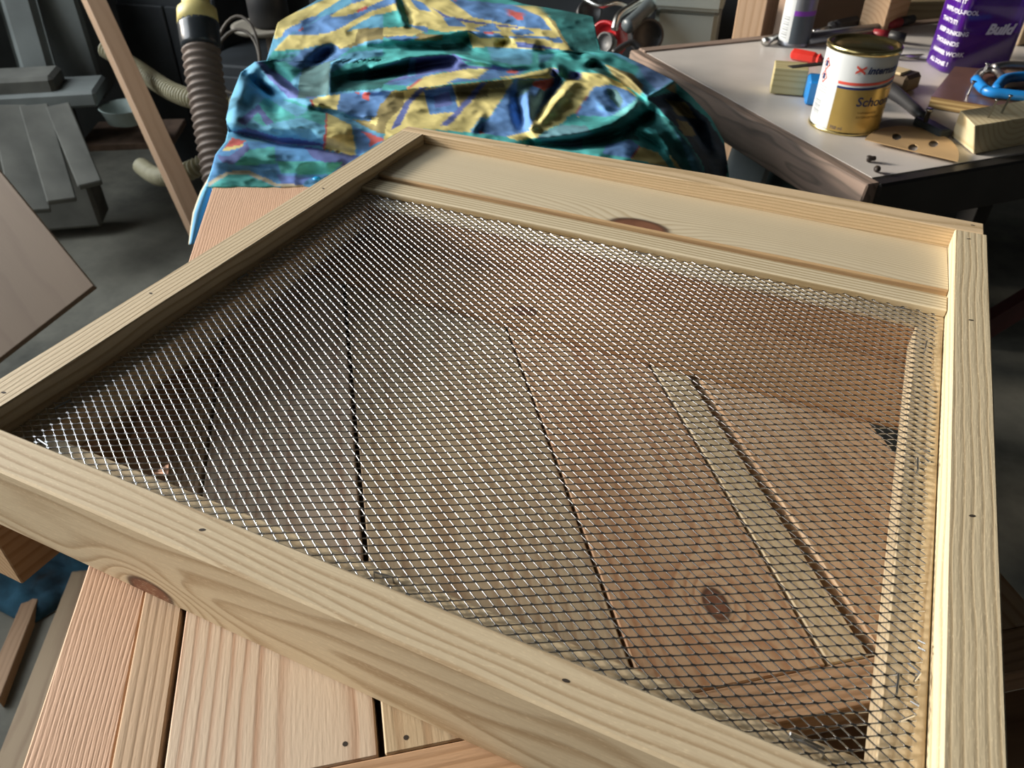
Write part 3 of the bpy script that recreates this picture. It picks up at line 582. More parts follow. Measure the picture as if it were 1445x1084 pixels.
def sheet():
    NR, NC = 150, 330
    py = np.linspace(-13, 264, NR)
    lx = np.interp(py, [p[0] for p in LEFT], [p[1] for p in LEFT]); rx = np.interp(py, [p[0] for p in RIGHT], [p[1] for p in RIGHT])
    f = np.linspace(0, 1, NC)
    X = lx[:, None] + (rx - lx)[:, None] * f[None, :]; Y = np.repeat(py[:, None], NC, 1)
    for _k in range(3):                    # the sheet ends just behind the tray's rims
        bot = np.where(X < 574, 534 - .622 * X + 14, 178 + .167 * (X - 574) + 14); bot = np.minimum(264, bot)
        Y = -13 + (np.repeat(py[:, None], NC, 1) + 13) / 277 * (bot + 13)
        lx2 = np.interp(Y, [p[0] for p in LEFT], [p[1] for p in LEFT]); rx2 = np.interp(Y, [p[0] for p in RIGHT], [p[1] for p in RIGHT])
        X = lx2 + (rx2 - lx2) * f[None, :]
    zb = np.interp(Y, [-14, 5, 60, 100, 190, 230, 264], [0.006, .002, -.014, -.026, -.038, -.046, -.0565])
    # right side sinks towards the gap beside the table, a slab end stands up at the far right
    zb -= np.clip((X - 880) / 140, 0, 1) ** 1.5 * np.clip((Y - 70) / 120, 0, 1) * 0.06
    zb += np.clip((X - 700) / 140, 0, 1) * np.clip((70 - Y) / 60, 0, 1) * 0.008
    z = zb.copy(); rim = np.minimum(1, np.minimum(f, 1 - f)[None, :] * 25 + 0.15)
    for zf, pts, a, wd in RIDGES:
        P_ = [zf(p) for p in pts]; d, t = poly_dist(X, Y, P_)
        z += a * 1.05 * np.exp(-(d / wd) ** 2) * (0.55 + 0.45 * np.sin(np.pi * np.clip(t, 0, 1)))
    for i in range(NR):
        for j in range(NC):
            p = Vector((X[i, j] * .03, Y[i, j] * .05, 0)); z[i, j] += 0.0018 * mnoise.noise(p) - 0.0024 * abs(mnoise.noise(Vector((X[i, j] * .022 + Y[i, j] * .02, Y[i, j] * .07 - X[i, j] * .01, 7)))) - 0.0012 * abs(mnoise.noise(Vector((X[i, j] * .05 - Y[i, j] * .03, Y[i, j] * .11, 2))))
    col = np.zeros(X.shape + (3,)); jx = X.copy(); jy = Y.copy()
    for i in range(NR):
        for j in range(NC):
            n1 = mnoise.noise(Vector((X[i, j] * .06, Y[i, j] * .06, 3))); jx[i, j] += n1 * 1.6; jy[i, j] += mnoise.noise(Vector((X[i, j] * .06, Y[i, j] * .06, 9))) * 0.8
    for c, poly in PATCH: col[in_poly(jx, jy, poly)] = c
    wp = np.zeros((NR, NC, 3))
    for i in range(NR):
        for j in range(NC): wp[i, j] = at(X[i, j], Y[i, j], z[i, j])
    # columns that hang down at both sides and behind
    V = wp.reshape(-1, 3).tolist(); C_ = col.reshape(-1, 3).tolist(); Fc = []
    for i in range(NR - 1):
        for j in range(NC - 1): a = i * NC + j; Fc.append((a, a + NC, a + NC + 1, a + 1))
    def skirt(idx, drop, out, flip):
        prev = idx
        for s_ in range(1, 7):
            cur = []
            for k, a in enumerate(idx):
                t = s_ / 6; x, y, zz = V[a]; wv = 0.004 * math.sin(k * .5) * t
                V.append([x + out[0] * t * 0.012 + wv, y + out[1] * t * 0.012, zz + (drop - zz) * t if drop < zz else zz - .002 * s_]); C_.append(C_[a]); cur.append(len(V) - 1)
            for k in range(len(idx) - 1):
                q = (prev[k], prev[k + 1], cur[k + 1], cur[k]); Fc.append(q if flip else q[::-1])
            prev = cur
    skirt([i * NC for i in range(NR - 8)], -0.16, (-.3, -.2), False); skirt([i * NC + NC - 1 for i in range(NR)], -0.22, (.5, .3), True); skirt(list(range(NC)), -0.056, (0.1, 1.5), True)
    # the piece that hangs over the bench's left edge
    base = len(V); R2, C2 = 30, 12
    o0 = [(251, 294), (270, 283), (283, 278), (300, 272), (320, 269), (345, 266)]
    for i in range(R2):
        yy = 250 + (345 - 250) * i / (R2 - 1); xl = np.interp(yy, [p[0] for p in o0], [p[1] for p in o0]); xr = 300 - (yy - 262) * .33 + 1
        for j in range(C2):
            g = j / (C2 - 1); xx = xl + (xr - xl) * g
            zz = -0.062 - 0.085 * i / (R2 - 1) + 0.004 * math.sin(g * math.pi)
            V.append(list(at(xx, yy, zz))); C_.append(cW if g < .12 else (cB if .3 < g < .45 and i > 8 else cL))
    for i in range(R2 - 1):
        for j in range(C2 - 1): a = base + i * C2 + j; Fc.append((a, a + C2, a + C2 + 1, a + 1))
    me = bpy.data.meshes.new('patterned_sheet'); me.from_pydata(V, [], Fc); me.update()
    at_ = me.color_attributes.new('print', 'FLOAT_COLOR', 'POINT')
    at_.data.foreach_set('color', np.hstack([np.array(C_), np.ones((len(C_), 1))]).astype(np.float32).ravel())
    m, N, L, P = new_mat('printed_cotton'); P.inputs['Roughness'].default_value = 0.85; P.inputs['Specular IOR Level'].default_value = 0.2
    P.inputs['Sheen Weight'].default_value = 0.0
    vc = N.new('ShaderNodeVertexColor'); vc.layer_name = 'print'
    tc = N.new('ShaderNodeTexCoord'); n = N.new('ShaderNodeTexNoise'); n.inputs['Scale'].default_value = 14; n.inputs['Detail'].default_value = 6; L.new(tc.outputs['Object'], n.inputs[0])
    r = N.new('ShaderNodeValToRGB'); r.color_ramp.elements[0].position = .40; r.color_ramp.elements[0].color = (.38, .39, .38, 1); r.color_ramp.elements[1].position = .55; r.color_ramp.elements[1].color = (1, 1, 1, 1)
    L.new(n.outputs['Fac'], r.inputs[0]); mx = N.new('ShaderNodeMix'); mx.data_type = 'RGBA'; mx.blend_type = 'MULTIPLY'; mx.inputs['Factor'].default_value = .75
    L.new(vc.outputs[0], mx.inputs['A']); L.new(r.outputs[0], mx.inputs['B']); L.new(mx.outputs['Result'], P.inputs['Base Color'])
    me.materials.append(m)
    o = obj('patterned_sheet', me, m, smooth=True)
    md = o.modifiers.new('cloth', 'SOLIDIFY'); md.thickness = 0.001; md.offset = -1
    return tag(o, 'crumpled blue, teal and yellow patterned sheet heaped over the far end of the bench', 'sheet')
sheet()
b = lathe([(0.0, 0), (0.004, 0), (0.0045, 0.001), (0.003, 0.0022)], 10); tag(obj('plastic_cap', b, plain('bright_blue_plastic', (0.02, .35, .75), .4), None, Matrix.Translation(at(447, 253, -0.054)), True), 'tiny bright blue plastic cap at the hem of the sheet by the left rail', 'cap')

# ------------------------------------------------------------------ the table on the right
ZT = -0.095
tn, tl, tr = at(1230, 253, ZT), at(905, 72, ZT), at(1445, 226, ZT)
e1 = (tl - tn); L1 = e1.length; e1.normalize(); e2 = Vector((-e1.y, e1.x, 0)) * -1
table = thing('work_table', 'pale laminate topped table with worn wooden edging, holding the varnish tin', 'table', tuple((tn + e1 * .3 + e2 * .4).xy) + (ZF,))
def Tq(a, c): return tn + e1 * a + e2 * c
m_lam = plain('grey_laminate', (0.62, 0.58, 0.54), 0.42, var=0.07, scale=14)
LEN2 = 0.95
mw = frame_m(Tq(L1 / 2, LEN2 / 2) - Vector((0, 0, .012)), e2)
obj('table_top', prism([tuple(Tq(.004, .004).xy), tuple(Tq(.004, LEN2).xy), tuple(Tq(L1 - .012, LEN2).xy), tuple(Tq(L1 - .012, .004).xy)], ZT - 0.03, ZT, mw), m_lam, table, mw)
m_edge = wood('worn_edging', (0.33, 0.24, 0.19), (0.11, 0.09, 0.075), ring=0.010, pith=(0.02, 0.0), warp=0.02, seed=51, stain=(0.05, 0.045, 0.04), stain_amt=0.85, contrast=0.8, rough=.75)
mw = frame_m(Tq(L1 / 2, -0.010) - Vector((0, 0, .026)), e1)
obj('edging', hexa([Tq(-.012, -.016), Tq(L1 + .012, -.016), Tq(L1 + .012, .004), Tq(-.012, .004)], [v - Vector((0, 0, .050)) for v in (Tq(-.012, -.022), Tq(L1 + .012, -.022), Tq(L1 + .012, .004), Tq(-.012, .004))], mw, .002), m_edge, table, mw)
mw = frame_m(Tq(L1 + .0, LEN2 / 2) - Vector((0, 0, .02)), e2)
obj('edging', box(LEN2, .024, .045, .002), m_edge, table, mw)
m_black = plain('black_grime', (0.022, 0.02, 0.018), 0.5, var=.4, scale=12)
mw = frame_m(Tq(-.006, LEN2 / 2) - Vector((0, 0, .030)), e2)
obj('edging', box(LEN2, .02, .058, .003), m_black, table, mw, label='black grimy near edging')
m_maroon = plain('maroon_paint', (0.10, 0.03, 0.03), 0.6, var=.4, scale=9)
for (a, c) in ((.06, .06), (L1 - .08, .06), (.06, LEN2 - .08), (L1 - .08, LEN2 - .08)):
    p = Tq(a, c); obj('leg', box(.045, .045, ZT - .05 - ZF), m_black, table, frame_m((p.x, p.y, (ZT - .05 + ZF) / 2), e1))
for (a0, c0, z0, a1, c1, z1) in ((.06, .06, ZF + .25, .06, LEN2 - .08, ZT - .12), (.06, .07, ZF + .15, L1 - .08, .07, ZT - .15)):
    p, q = Tq(a0, c0) + Vector((0, 0, z0 - ZT)), Tq(a1, c1) + Vector((0, 0, z1 - ZT)); obj('brace', box((q - p).length, .02, .045), m_maroon, table, frame_m((p + q) / 2, q - p))
for a in (.10, L1 - .10):
    p, q = Tq(a, .05), Tq(a, LEN2 - .05); obj('rail', box((q - p).length, .03, .05), m_maroon, table, frame_m((p + q) / 2 - Vector((0, 0, .08)), q - p))

# curved patches, labels and lettering
def patch(r, a0, a1, z0, z1, zfun=None, n=24, th=0.00025):
    b = bmesh.new(); rows = []
    for i in range(n + 1):
        a = math.radians(a0 + (a1 - a0) * i / n - 90); dz = zfun(i / n) if zfun else 0
        rows.append([b.verts.new(((r + th) * math.cos(a), (r + th) * math.sin(a), z + dz)) for z in (z0, z1)])
    for i in range(n): b.faces.new((rows[i][0], rows[i + 1][0], rows[i + 1][1], rows[i][1]))
    return b
def text_mesh(txt, size, shear=0.0, bold=0.0):
    cu = bpy.data.curves.new('txt', 'FONT'); cu.body = txt; cu.size = size; cu.shear = shear; cu.offset = bold; cu.extrude = 0; cu.resolution_u = 3
    o = bpy.data.objects.new('txt', cu); COL.objects.link(o); dg = bpy.context.evaluated_depsgraph_get()
    me = bpy.data.meshes.new_from_object(o.evaluated_get(dg)); bpy.data.objects.remove(o); return me
def wrap_text(me, r, a0, z0, th=0.0006, rot90=False):
    for v in me.vertices:
        x, y = v.co.x, v.co.y
        if rot90: x, y = -y, x
        a = math.radians(a0 - 90) + x / r; v.co = ((r + th) * math.cos(a), (r + th) * math.sin(a), z0 + y)
    return me

# varnish tin
m_gold = plain('gold_metal', (0.62, 0.43, 0.13), 0.30, 0.5, .1, 20); m_tinrim = plain('brass_rim', (0.72, 0.60, 0.28), 0.25, 1.0, .08)
m_white = plain('white_print', (0.62, 0.65, 0.66), 0.35, var=.02); m_navy = plain('navy_print', (0.015, 0.03, 0.13), 0.4, var=.02); m_redp = plain('red_print', (0.75, 0.10, 0.07), 0.4, var=.02); m_grey = plain('grey_print', (0.30, 0.32, 0.34), .5, var=.02)
tc_ = at(1190, 176, ZT); RT, HTN = 0.0455, 0.108
tin = thing('varnish_tin', 'round white and gold varnish tin with a brass lid, on the pale table', 'tin', tuple(tc_))
TM = Matrix.Translation(tc_)
obj('body', lathe([(RT - .002, 0.0), (RT + .0008, .0005), (RT + .0008, .0025), (RT, .004), (RT, HTN - .006), (RT - .0005, HTN - .004)], 48), m_white, tin, TM, True)
obj('base_rim', lathe([(RT - .001, 0.0), (RT + .0013, .0003), (RT + .0013, .003), (RT, .0045)], 48, False), m_tinrim, tin, TM, True)
obj('lid', lathe([(RT + .0002, HTN - .007), (RT + .0016, HTN - .006), (RT + .0016, HTN - .001), (RT + .0004, HTN), (RT - .003, HTN), (RT - .004, HTN - .003), (RT - .010, HTN - .0035), (RT - .012, HTN - .002), (0.0001, HTN - .0015)], 48), m_tinrim, tin, TM, True, label='brass lid')
A0 = -24
obj('gold_label', patch(RT, A0, 200, .004, .060, lambda t: 0), m_gold, tin, TM, True, label='gold panel')
cur = lambda t: 0.004 * t * 6 if t < .3 else .0072
obj('navy_stripe', patch(RT, A0, 110, .0595, .0625, lambda t: .010 * t * t, th=.0006), m_navy, tin, TM, True)
obj('gold_label', patch(RT, A0, 110, .0570, .0600, lambda t: .010 * t * t, th=.0004), m_gold, tin, TM, True)
obj('red_stripe', patch(RT, A0, 110, .0650, .0685, lambda t: .010 * t * t, th=.0006), m_redp, tin, TM, True)
def lettering(parent, tm, txt, size, r, a0, z0, mat, shear=0, bold=0, rot90=False):
    me = wrap_text(text_mesh(txt, size, shear, bold), r, a0, z0, rot90=rot90); me.materials.clear(); return obj('lettering', me, mat, parent, tm)
lettering(tin, TM, 'international', .0125, RT, 17, .081, m_navy, .25, .0004)
b = bmesh.new()
for s_ in (1, -1):
    pr = patch(RT, -1, 14, .0795, .0825, (lambda t: .008 * t) if s_ > 0 else (lambda t: .008 * (1 - t)), n=8, th=.0007); me_ = bpy.data.meshes.new('x'); pr.to_mesh(me_); pr.free(); b.from_mesh(me_); bpy.data.meshes.remove(me_)
obj('emblem', b, m_redp, tin, TM, label='small red crossed emblem')
lettering(tin, TM, 'Schooner', .0165, RT, 12, .040, m_navy, .1, .0002)
lettering(tin, TM, 'VARNISH FOR', .0042, RT, 18, .030, plain('brown_print', (.22, .12, .03), .5)); lettering(tin, TM, 'EXTERIOR WOOD', .0042, RT, 18, .024, plain('brown_print_2', (.22, .12, .03), .5))
lettering(tin, TM, '750 ml', .006, RT, -20, .007, m_navy)
for zc_ in (.083, .067):
    b = bmesh.new()
    for k in range(4):
        a0 = -58 + (0, 9, 0, -9)[k]; a1 = -58 + (9, 0, -9, 0)[k]; z0 = zc_ + (.0085, 0, -.0085, 0)[k]; z1 = zc_ + (0, -.0085, 0, .0085)[k]
        q = []
        for (a, z, e) in ((a0, z0, 0), (a1, z1, 0), (a1, z1, 1), (a0, z0, 1)):
            sc_ = 1 if e == 0 else .82; aa = math.radians(-58 + (a + 58) * sc_ - 90); zz = zc_ + (z - zc_) * sc_; q.append(b.verts.new(((RT + .0007) * math.cos(aa), (RT + .0007) * math.sin(aa), zz)))
        b.faces.new(q)
    obj('hazard_mark', b, m_redp, tin, TM); obj('hazard_mark', patch(RT, -60.5, -55.5, zc_ - .003, zc_ + .004, n=4, th=.0006), m_navy, tin, TM)
b = bmesh.new()
for k in range(9):
    pr = patch(RT, -68, -50, .018 + k * .0022, .018 + k * .0022 + (.0006 + .0008 * (k % 3) / 2), n=6, th=.0006); me_ = bpy.data.meshes.new('x'); pr.to_mesh(me_); pr.free(); b.from_mesh(me_); bpy.data.meshes.remove(me_)
obj('barcode', b, m_grey, tin, TM)
for k in range(3): obj('small_print', patch(RT, -70, -42, .048 + k * .0035, .0488 + k * .0035, n=6, th=.0005), m_grey, tin, TM)

# spray can
cp = at(1119, 62, ZT); RC = .0285
can = thing('spray_can', 'white and grey aerosol can with purple band, far edge of the pale table', 'spray can', tuple(cp)); CM = Matrix.Translation(cp)
m_graym = plain('grey_metallic', (0.30, 0.31, 0.34), .35, .6, .05)
obj('body', lathe([(RC - .002, 0), (RC, .001), (RC, .003), (RC - .001, .005), (RC - .001, .16), (RC - .004, .168), (RC - .010, .176)], 32), m_graym, can, CM, True)
obj('label_panel', patch(RC - .001, -100, -12, .008, .155), m_white, can, CM, True, label='white printed panel'); obj('purple_band', patch(RC - .001, -12, 100, .052, .060), plain('purple_band', (.22, .04, .42), .4), can, CM, True)
obj('dark_panel', patch(RC - .001, -12, 110, .006, .052, th=.0002), plain('dark_grey_panel', (.07, .09, .11), .4), can, CM, True, label='dark grey lower panel')
b = bmesh.new()
for k in range(9):
    pr = patch(RC - .001, -55, -25, .014 + k * .0042, .0155 + k * .0042 + .001 * (k % 2), n=6, th=.0006); me_ = bpy.data.meshes.new('x'); pr.to_mesh(me_); pr.free(); b.from_mesh(me_); bpy.data.meshes.remove(me_)
obj('barcode', b, m_grey, can, CM)
obj('cap', lathe([(RC - .006, .17), (RC - .006, .205), (RC - .010, .21)], 24), plain('can_cap', (.5, .5, .52), .5), can, CM, True)

# purple cleaner bottle
bp0 = at(1361, 96, ZT); ang = math.radians(27)
bot = thing('purple_bottle', 'large translucent purple plastic bottle with white lettering, behind the plywood offcut', 'bottle', tuple(bp0)); BM_ = Matrix.Translation(bp0) @ Matrix.Rotation(ang, 4, 'Z')
m_pur = plain('purple_plastic', (0.13, 0.02, 0.42), 0.12, var=.05, trans=.55, coat=.4)
m_purl = plain('purple_liquid_dark', (0.05, 0.01, 0.22), .2, var=.05)
hx, hy, rr = .056, .036, .016
def rrect(hx, hy, rr, n=5):
    out = []
    for (sx, sy, a0) in ((1, 1, 0), (-1, 1, 90), (-1, -1, 180), (1, -1, 270)):
        for k in range(n + 1):
            a = math.radians(a0 + 90 * k / n); out.append((sx * (hx - rr) + rr * math.cos(a), sy * (hy - rr) + rr * math.sin(a)))
    return out
def loft(levels):
    b = bmesh.new(); rings = [[b.verts.new((x, y, z)) for (x, y) in pts] for pts, z in levels]; n = len(rings[0])
    for k in range(len(rings) - 1):
        for i in range(n): b.faces.new((rings[k][i], rings[k][(i + 1) % n], rings[k + 1][(i + 1) % n], rings[k + 1][i]))
    b.faces.new(rings[0][::-1]); b.faces.new(rings[-1]); return b
obj('body', loft([(rrect(hx - .004, hy - .004, rr - .002), 0), (rrect(hx, hy, rr), .005), (rrect(hx, hy, rr), .20), (rrect(hx * .7, hy * .7, rr * .7), .235), (rrect(.018, .018, .017), .25), (rrect(.018, .018, .017), .27)]), m_pur, bot, BM_, True)
obj('liquid', loft([(rrect(hx - .006, hy - .006, rr - .002), .004), (rrect(hx - .003, hy - .003, rr - .001), .010), (rrect(hx - .003, hy - .003, rr - .001), .062)]), m_purl, bot, BM_, True, label='dark purple liquid in the lower third')
obj('cap', lathe([(.019, .268), (.019, .29)], 24), plain('black_cap', (.02, .02, .02), .5), bot, BM_, True)
def flat_text(txt, size, m4, mat, parent, shear=0, bold=0):
    me = text_mesh(txt, size, shear, bold); me.materials.clear(); return obj('lettering', me, mat, parent, m4)
def side_m(face, x, z):                     # text plane on the broad (-y) or narrow (-x) side
    if face == 'broad': m = Matrix(((1, 0, 0, x), (0, 0, -1, -hy - .0008), (0, 1, 0, z), (0, 0, 0, 1)))
    else: m = Matrix(((0, 0, -1, -hx - .0008), (-1, 0, 0, x), (0, 1, 0, z), (0, 0, 0, 1)))
    return BM_ @ m
m_wtxt = plain('white_lettering', (.75, .72, .85), .5, var=.02)
for k, t in enumerate(('ALL DONE !', 'HAMMER WORK', 'THOUSANDS', 'KEEP DUNKING', "THAT'S IT!", 'WIPE-YOU-FOOL', "I'VE GOT IT")):
    me = text_mesh(t, .0088, 0, .0003)
    for v in me.vertices:                   # the words run round the rounded left corner of the bottle
        s_ = v.co.x; y_ = v.co.y; r2 = rr; run = 2 * (hy - rr)
        if s_ < run * .8: x, y = -hx - .0008, (hy - rr) * .6 - s_
        else:
            u_ = s_ - run * .8; a = min(u_ / r2, math.pi / 2); x = -hx + rr - (rr + .0008) * math.cos(a); y = -(hy - rr) - (rr + .0008) * math.sin(a)
            if u_ / r2 > math.pi / 2: x += u_ - r2 * math.pi / 2
        v.co = (x, y, .012 + k * .0155 + y_)
    me.materials.clear(); obj('lettering', me, m_wtxt, bot, BM_)
flat_text('Build', .021, side_m('broad', -.008, .062), m_wtxt, bot, .3, .0010)

# plywood offcut with screws, block with nails
def screw(name, loc, h, r, parent, mat, tilt=(0, 0)):
    M4 = Matrix.Translation(loc) @ Matrix.Rotation(tilt[0], 4, 'X') @ Matrix.Rotation(tilt[1], 4, 'Y')
    pr = [(r * .5, -.004)]
    for k in range(int(h / .0012) - 2): pr += [(r * (.95 if k % 2 else .7), k * .0012)]
    pr += [(r, h - .002), (r * 2.1, h - .0005), (r * 2.1, h), (.0001, h - .0003)]
    return obj(name, lathe(pr, 10), mat, parent, M4, True)
m_zinc = metal('zinc', (.6, .6, .58), .3)
zp = ZT + .014
pp = [at(1314, 137, zp + .002), at(1347, 95, zp + .002), at(1560, 112, zp + .002), at(1500, 168, zp + .002)]
c = sum(pp, Vector()) / 4
ply = thing('plywood_offcut', 'brown faced plywood offcut with layered edges, under the blue clamp', 'plywood', (c.x, c.y, ZT))
mw = frame_m(c, pp[3] - pp[0])
for k in range(5):
    z0 = ZT + .0012 + k * .003; obj('ply_layer', prism([(p.x, p.y) for p in pp], z0, z0 + .003, mw), wood('ply_%d' % k, *(((.60, .44, .20), (.48, .33, .14)) if k % 2 else ((.34, .22, .09), (.26, .16, .06))), seed=60 + k), ply, mw)
z0 = ZT + .0162; obj('face_veneer', prism([(p.x, p.y) for p in pp], z0, z0 + .0012, mw), plain('brown_film', (.16, .085, .065), .3, var=.1), ply, mw, label='glossy brown top face')
screw('screw', at(1366, 134, zp + .004), .020, .0019, ply, m_zinc, (.05, .08)); screw('screw', at(1383, 112, zp + .004), .024, .0021, ply, m_zinc, (0, .12))
zq = ZT + .038
q4 = [at(1374, 182, zq), at(1339, 160, zq), at(1460, 120, zq), at(1510, 150, zq)]
l4 = [at(1374, 218, ZT + .001), at(1342, 192, ZT + .001), at(1470, 150, ZT + .001), at(1520, 190, ZT + .001)]
q4 = [at(1375, 178, zq), at(1355, 156, zq), at(1470, 138, zq), at(1500, 158, zq)]
blk = thing('nailed_block', 'pale shaped wood block with two standing nails, at the near corner of the table', 'wood block', tuple(sum(l4, Vector()) / 4))
mw = frame_m(sum(l4, Vector()) / 4 + Vector((0, 0, .02)), l4[1] - l4[0])
obj('block', hexa(q4, l4, mw, .001), wood('block_pine', (.72, .62, .40), (.55, .42, .22), ring=.007, seed=71, pith=(.03, .03)), blk, mw)
for (px, py) in ((1394, 166), (1413, 160)):
    obj('nail', lathe([(.0013, -.006), (.0013, .022), (.0028, .0225), (.0028, .0237), (.0001, .0238)], 8), m_zinc, blk, Matrix.Translation(at(px, py, zq)) @ Matrix.Rotation(.12, 4, 'Y'), True)
# blue clamp
m_blue = plain('blue_enamel', (.015, .22, .62), .35, var=.05); m_steel = metal('worn_steel', (.5, .48, .46), .4)
cl = thing('blue_clamp', 'blue enamelled metal clamp with a worn steel ring, lying on the plywood offcut', 'clamp', tuple(at(1420, 118, zp + .01)))
zc = zp + .012
ring = [at(1396 + 18 * math.cos(a), 112 + 13 * math.sin(a), zc) for a in np.linspace(0, 2 * math.pi, 25)]
obj('steel_ring', tube_bm(ring, .0055, 8, cap=False), m_steel, cl, smooth=True)
obj('arm', tube_bm(spline([at(1377, 112, zc + .001), at(1392, 128, zc), at(1420, 133, zc), at(1460, 137, zc), at(1500, 140, zc)], 24), .0072, 8), m_blue, cl, smooth=True)
obj('arm', tube_bm(spline([at(1405, 127, zc + .003), at(1418, 112, zc + .003), at(1445, 108, zc + .003), at(1500, 108, zc + .003)], 20), .0075, 8), m_blue, cl, smooth=True)
obj('arm', tube_bm(spline([at(1402, 96, zc + .002), at(1420, 92, zc + .004), at(1450, 93, zc + .004), at(1500, 94, zc + .004)], 16), .0065, 8), m_steel, cl, smooth=True, label='bare steel arm')
# sanding discs
def half_disc(name, quad, z, mat, label, holes, curl=.004):
    a, bq, top = at(*quad[0], z), at(*quad[1], z), at(*quad[2], z)
    mid = (a + bq) / 2; ux = (bq - a) / 2; uy = top - mid; b = bmesh.new()
    outer = [(math.cos(t), math.sin(t)) for t in np.linspace(0, math.pi, 33)]
    pos = lambda p, dz=0: mid + ux * p[0] + uy * p[1] + Vector((0, 0, dz + curl * abs(p[0]) ** 2))
    vt = [b.verts.new(pos(p)) for p in outer]; edges = [b.edges.new((vt[i], vt[(i + 1) % 33])) for i in range(33)]
    for (hx_, hy_, hr) in holes:
        hv = [b.verts.new(pos((hx_ + hr * .8 * math.cos(t), hy_ + hr * math.sin(t)))) for t in np.linspace(0, 2 * math.pi, 12, endpoint=False)]
        edges += [b.edges.new((hv[i], hv[(i + 1) % 12])) for i in range(12)]
    bmesh.ops.triangle_fill(b, edges=edges, use_beauty=True)
    r = bmesh.ops.extrude_face_region(b, geom=b.faces[:])
    for v in r['geom']:
        if isinstance(v, bmesh.types.BMVert): v.co.z -= .0008
    bmesh.ops.recalc_face_normals(b, faces=b.faces[:])
    return tag(obj(name, b, mat), label, 'sandpaper')
half_disc('sanding_disc', ((1219, 201), (1350, 232), (1302, 181)), ZT + .003, plain('tan_paper', (.50, .33, .16), .7, var=.06), 'tan half round sanding disc with three holes on the near corner of the table', [(-.42, .45, .13), (.38, .50, .13), (.02, .22, .13)])
half_disc('sanding_disc', ((1228, 190), (1366, 205), (1290, 168)), ZT + .0008, plain('grey_paper', (.26, .24, .22), .7, var=.06), 'grey half round sanding disc mostly hidden beneath the tan one', [(.8, .2, .1)], 0)
for (px, py, lb) in ((1223, 224, 'left'), (1238, 238, 'right')):
    tag(obj('screw_plug', lathe([(.0035, 0), (.0042, .001), (.0042, .004), (.003, .006), (.003, .0095), (.0015, .011)], 12), plain('dark_plug', (.03, .022, .018), .5), None, Matrix.Translation(at(px, py, ZT + .004)) @ Matrix.Rotation(1.35, 4, 'Y' if lb == 'left' else 'X'), True),
        'small dark plug near the table corner, the %s of the two' % ('one farther back' if lb == 'left' else 'nearer'), 'plug')
# black bar clamp with wooden pad
mb = plain('black_plastic', (.03, .03, .032), .45)
hc = thing('black_clamp', 'black hand clamp with a pale wooden pad, lying behind the varnish tin', 'clamp', tuple(at(1275, 150, ZT)))
p, q = at(1243, 118, ZT + .012), at(1306, 168, ZT + .010); obj('handle', tube_bm(spline([p, (p + q) / 2 + Vector((0, 0, .002)), q], 8), [.010, .011, .011, .010, .009, .008, .008, .007, .006], 8), mb, hc, smooth=True)
p, q = at(1296, 170, ZT + .006), at(1334, 190, ZT + .006); obj('jaw', box((q - p).length, .018, .012, .002), plain('jaw_black', (.035, .045, .05), .4), hc, frame_m((p + q) / 2, q - p))
p, q = at(1243, 106, ZT + .014), at(1289, 118, ZT + .014); mw = frame_m((p + q) / 2, q - p)
obj('body', box((q - p).length, .045, .026, .005), plain('brown_body', (.12, .085, .055), .5), hc, mw)
obj('pad', box((q - p).length * .55, .030, .004, .001), wood('pad_wood', (.7, .55, .33), (.55, .4, .2), seed=73), hc, mw @ Matrix.Translation((.0, -.008, .0145)), label='pale wooden pad')
obj('screw', lathe([(.003, 0), (.003, .014), (.005, .015), (.005, .018)], 10), m_zinc, hc, Matrix.Translation(at(1306, 172, ZT + .012)), True)
# loose wood block and blue piece left of the tin
b4 = [at(1086, 133, ZT + .001), at(1133, 137, ZT + .001)]
ex_ = (b4[1] - b4[0]); bw = ex_.length; ex_.normalize(); mw = frame_m((b4[0] + b4[1]) / 2 + Vector((0, 0, .02)) + Vector((-ex_.y, ex_.x, 0)) * .021, ex_)
tag(obj('square_block', box(bw, .040, .038, .001), wood('offcut_block', (.52, .45, .24), (.38, .31, .14), ring=.006, seed=75), None, mw), 'greenish tan square wood block on the table, left of the varnish tin', 'wood block')
mw = frame_m(at(1152, 132, ZT + .018) + Vector((0, .02, 0)), ex_)
tag(obj('blue_sanding_block', box(.034, .045, .034, .003), m_blue, None, mw), 'bright blue block between the wood block and the varnish tin', 'sanding block')
tag(obj('steel_scraper', box(.09, .012, .002, .0005), m_black, None, frame_m(at(1150, 91, ZT + .040), e2)), 'thin dark steel scraper lying across the wood block', 'scraper')
# hand tools
def driver(name, a, bq, z, hr, mat, label, shaft=None, cat='screwdriver', grips=6):
    p, q = at(*a, z), at(*bq, z); t = thing(name, label, cat, tuple((p + q) / 2)); d = (q - p)
    b = tube_bm([p, p + d * .06, p + d * .3, p + d * .75, p + d * .85, p + d * .92, q], [hr * .6, hr, hr * 1.05, hr, hr * .7, hr * .95, hr * .5], grips); obj('handle', b, mat, t, smooth=False)
    if shaft: s0 = at(*shaft, z); obj('shaft', tube_bm([q, s0], hr * .3, 8), m_zinc, t, smooth=True)
    return t
driver('red_screwdriver', (1117, 76), (1160, 84), ZT + .010, .0095, plain('red_plastic', (.60, .035, .025), .3), 'red handled screwdriver beside the rear of the varnish tin', (1185, 88))
driver('black_screwdriver', (1210, 30), (1170, 38), ZT + .012, .0105, mb, 'black handled screwdriver at the far edge of the table', (1148, 44))
t = thing('steel_socket', 'small chrome socket lying left of the spray can', 'socket', tuple(at(1088, 58, ZT + .008)))
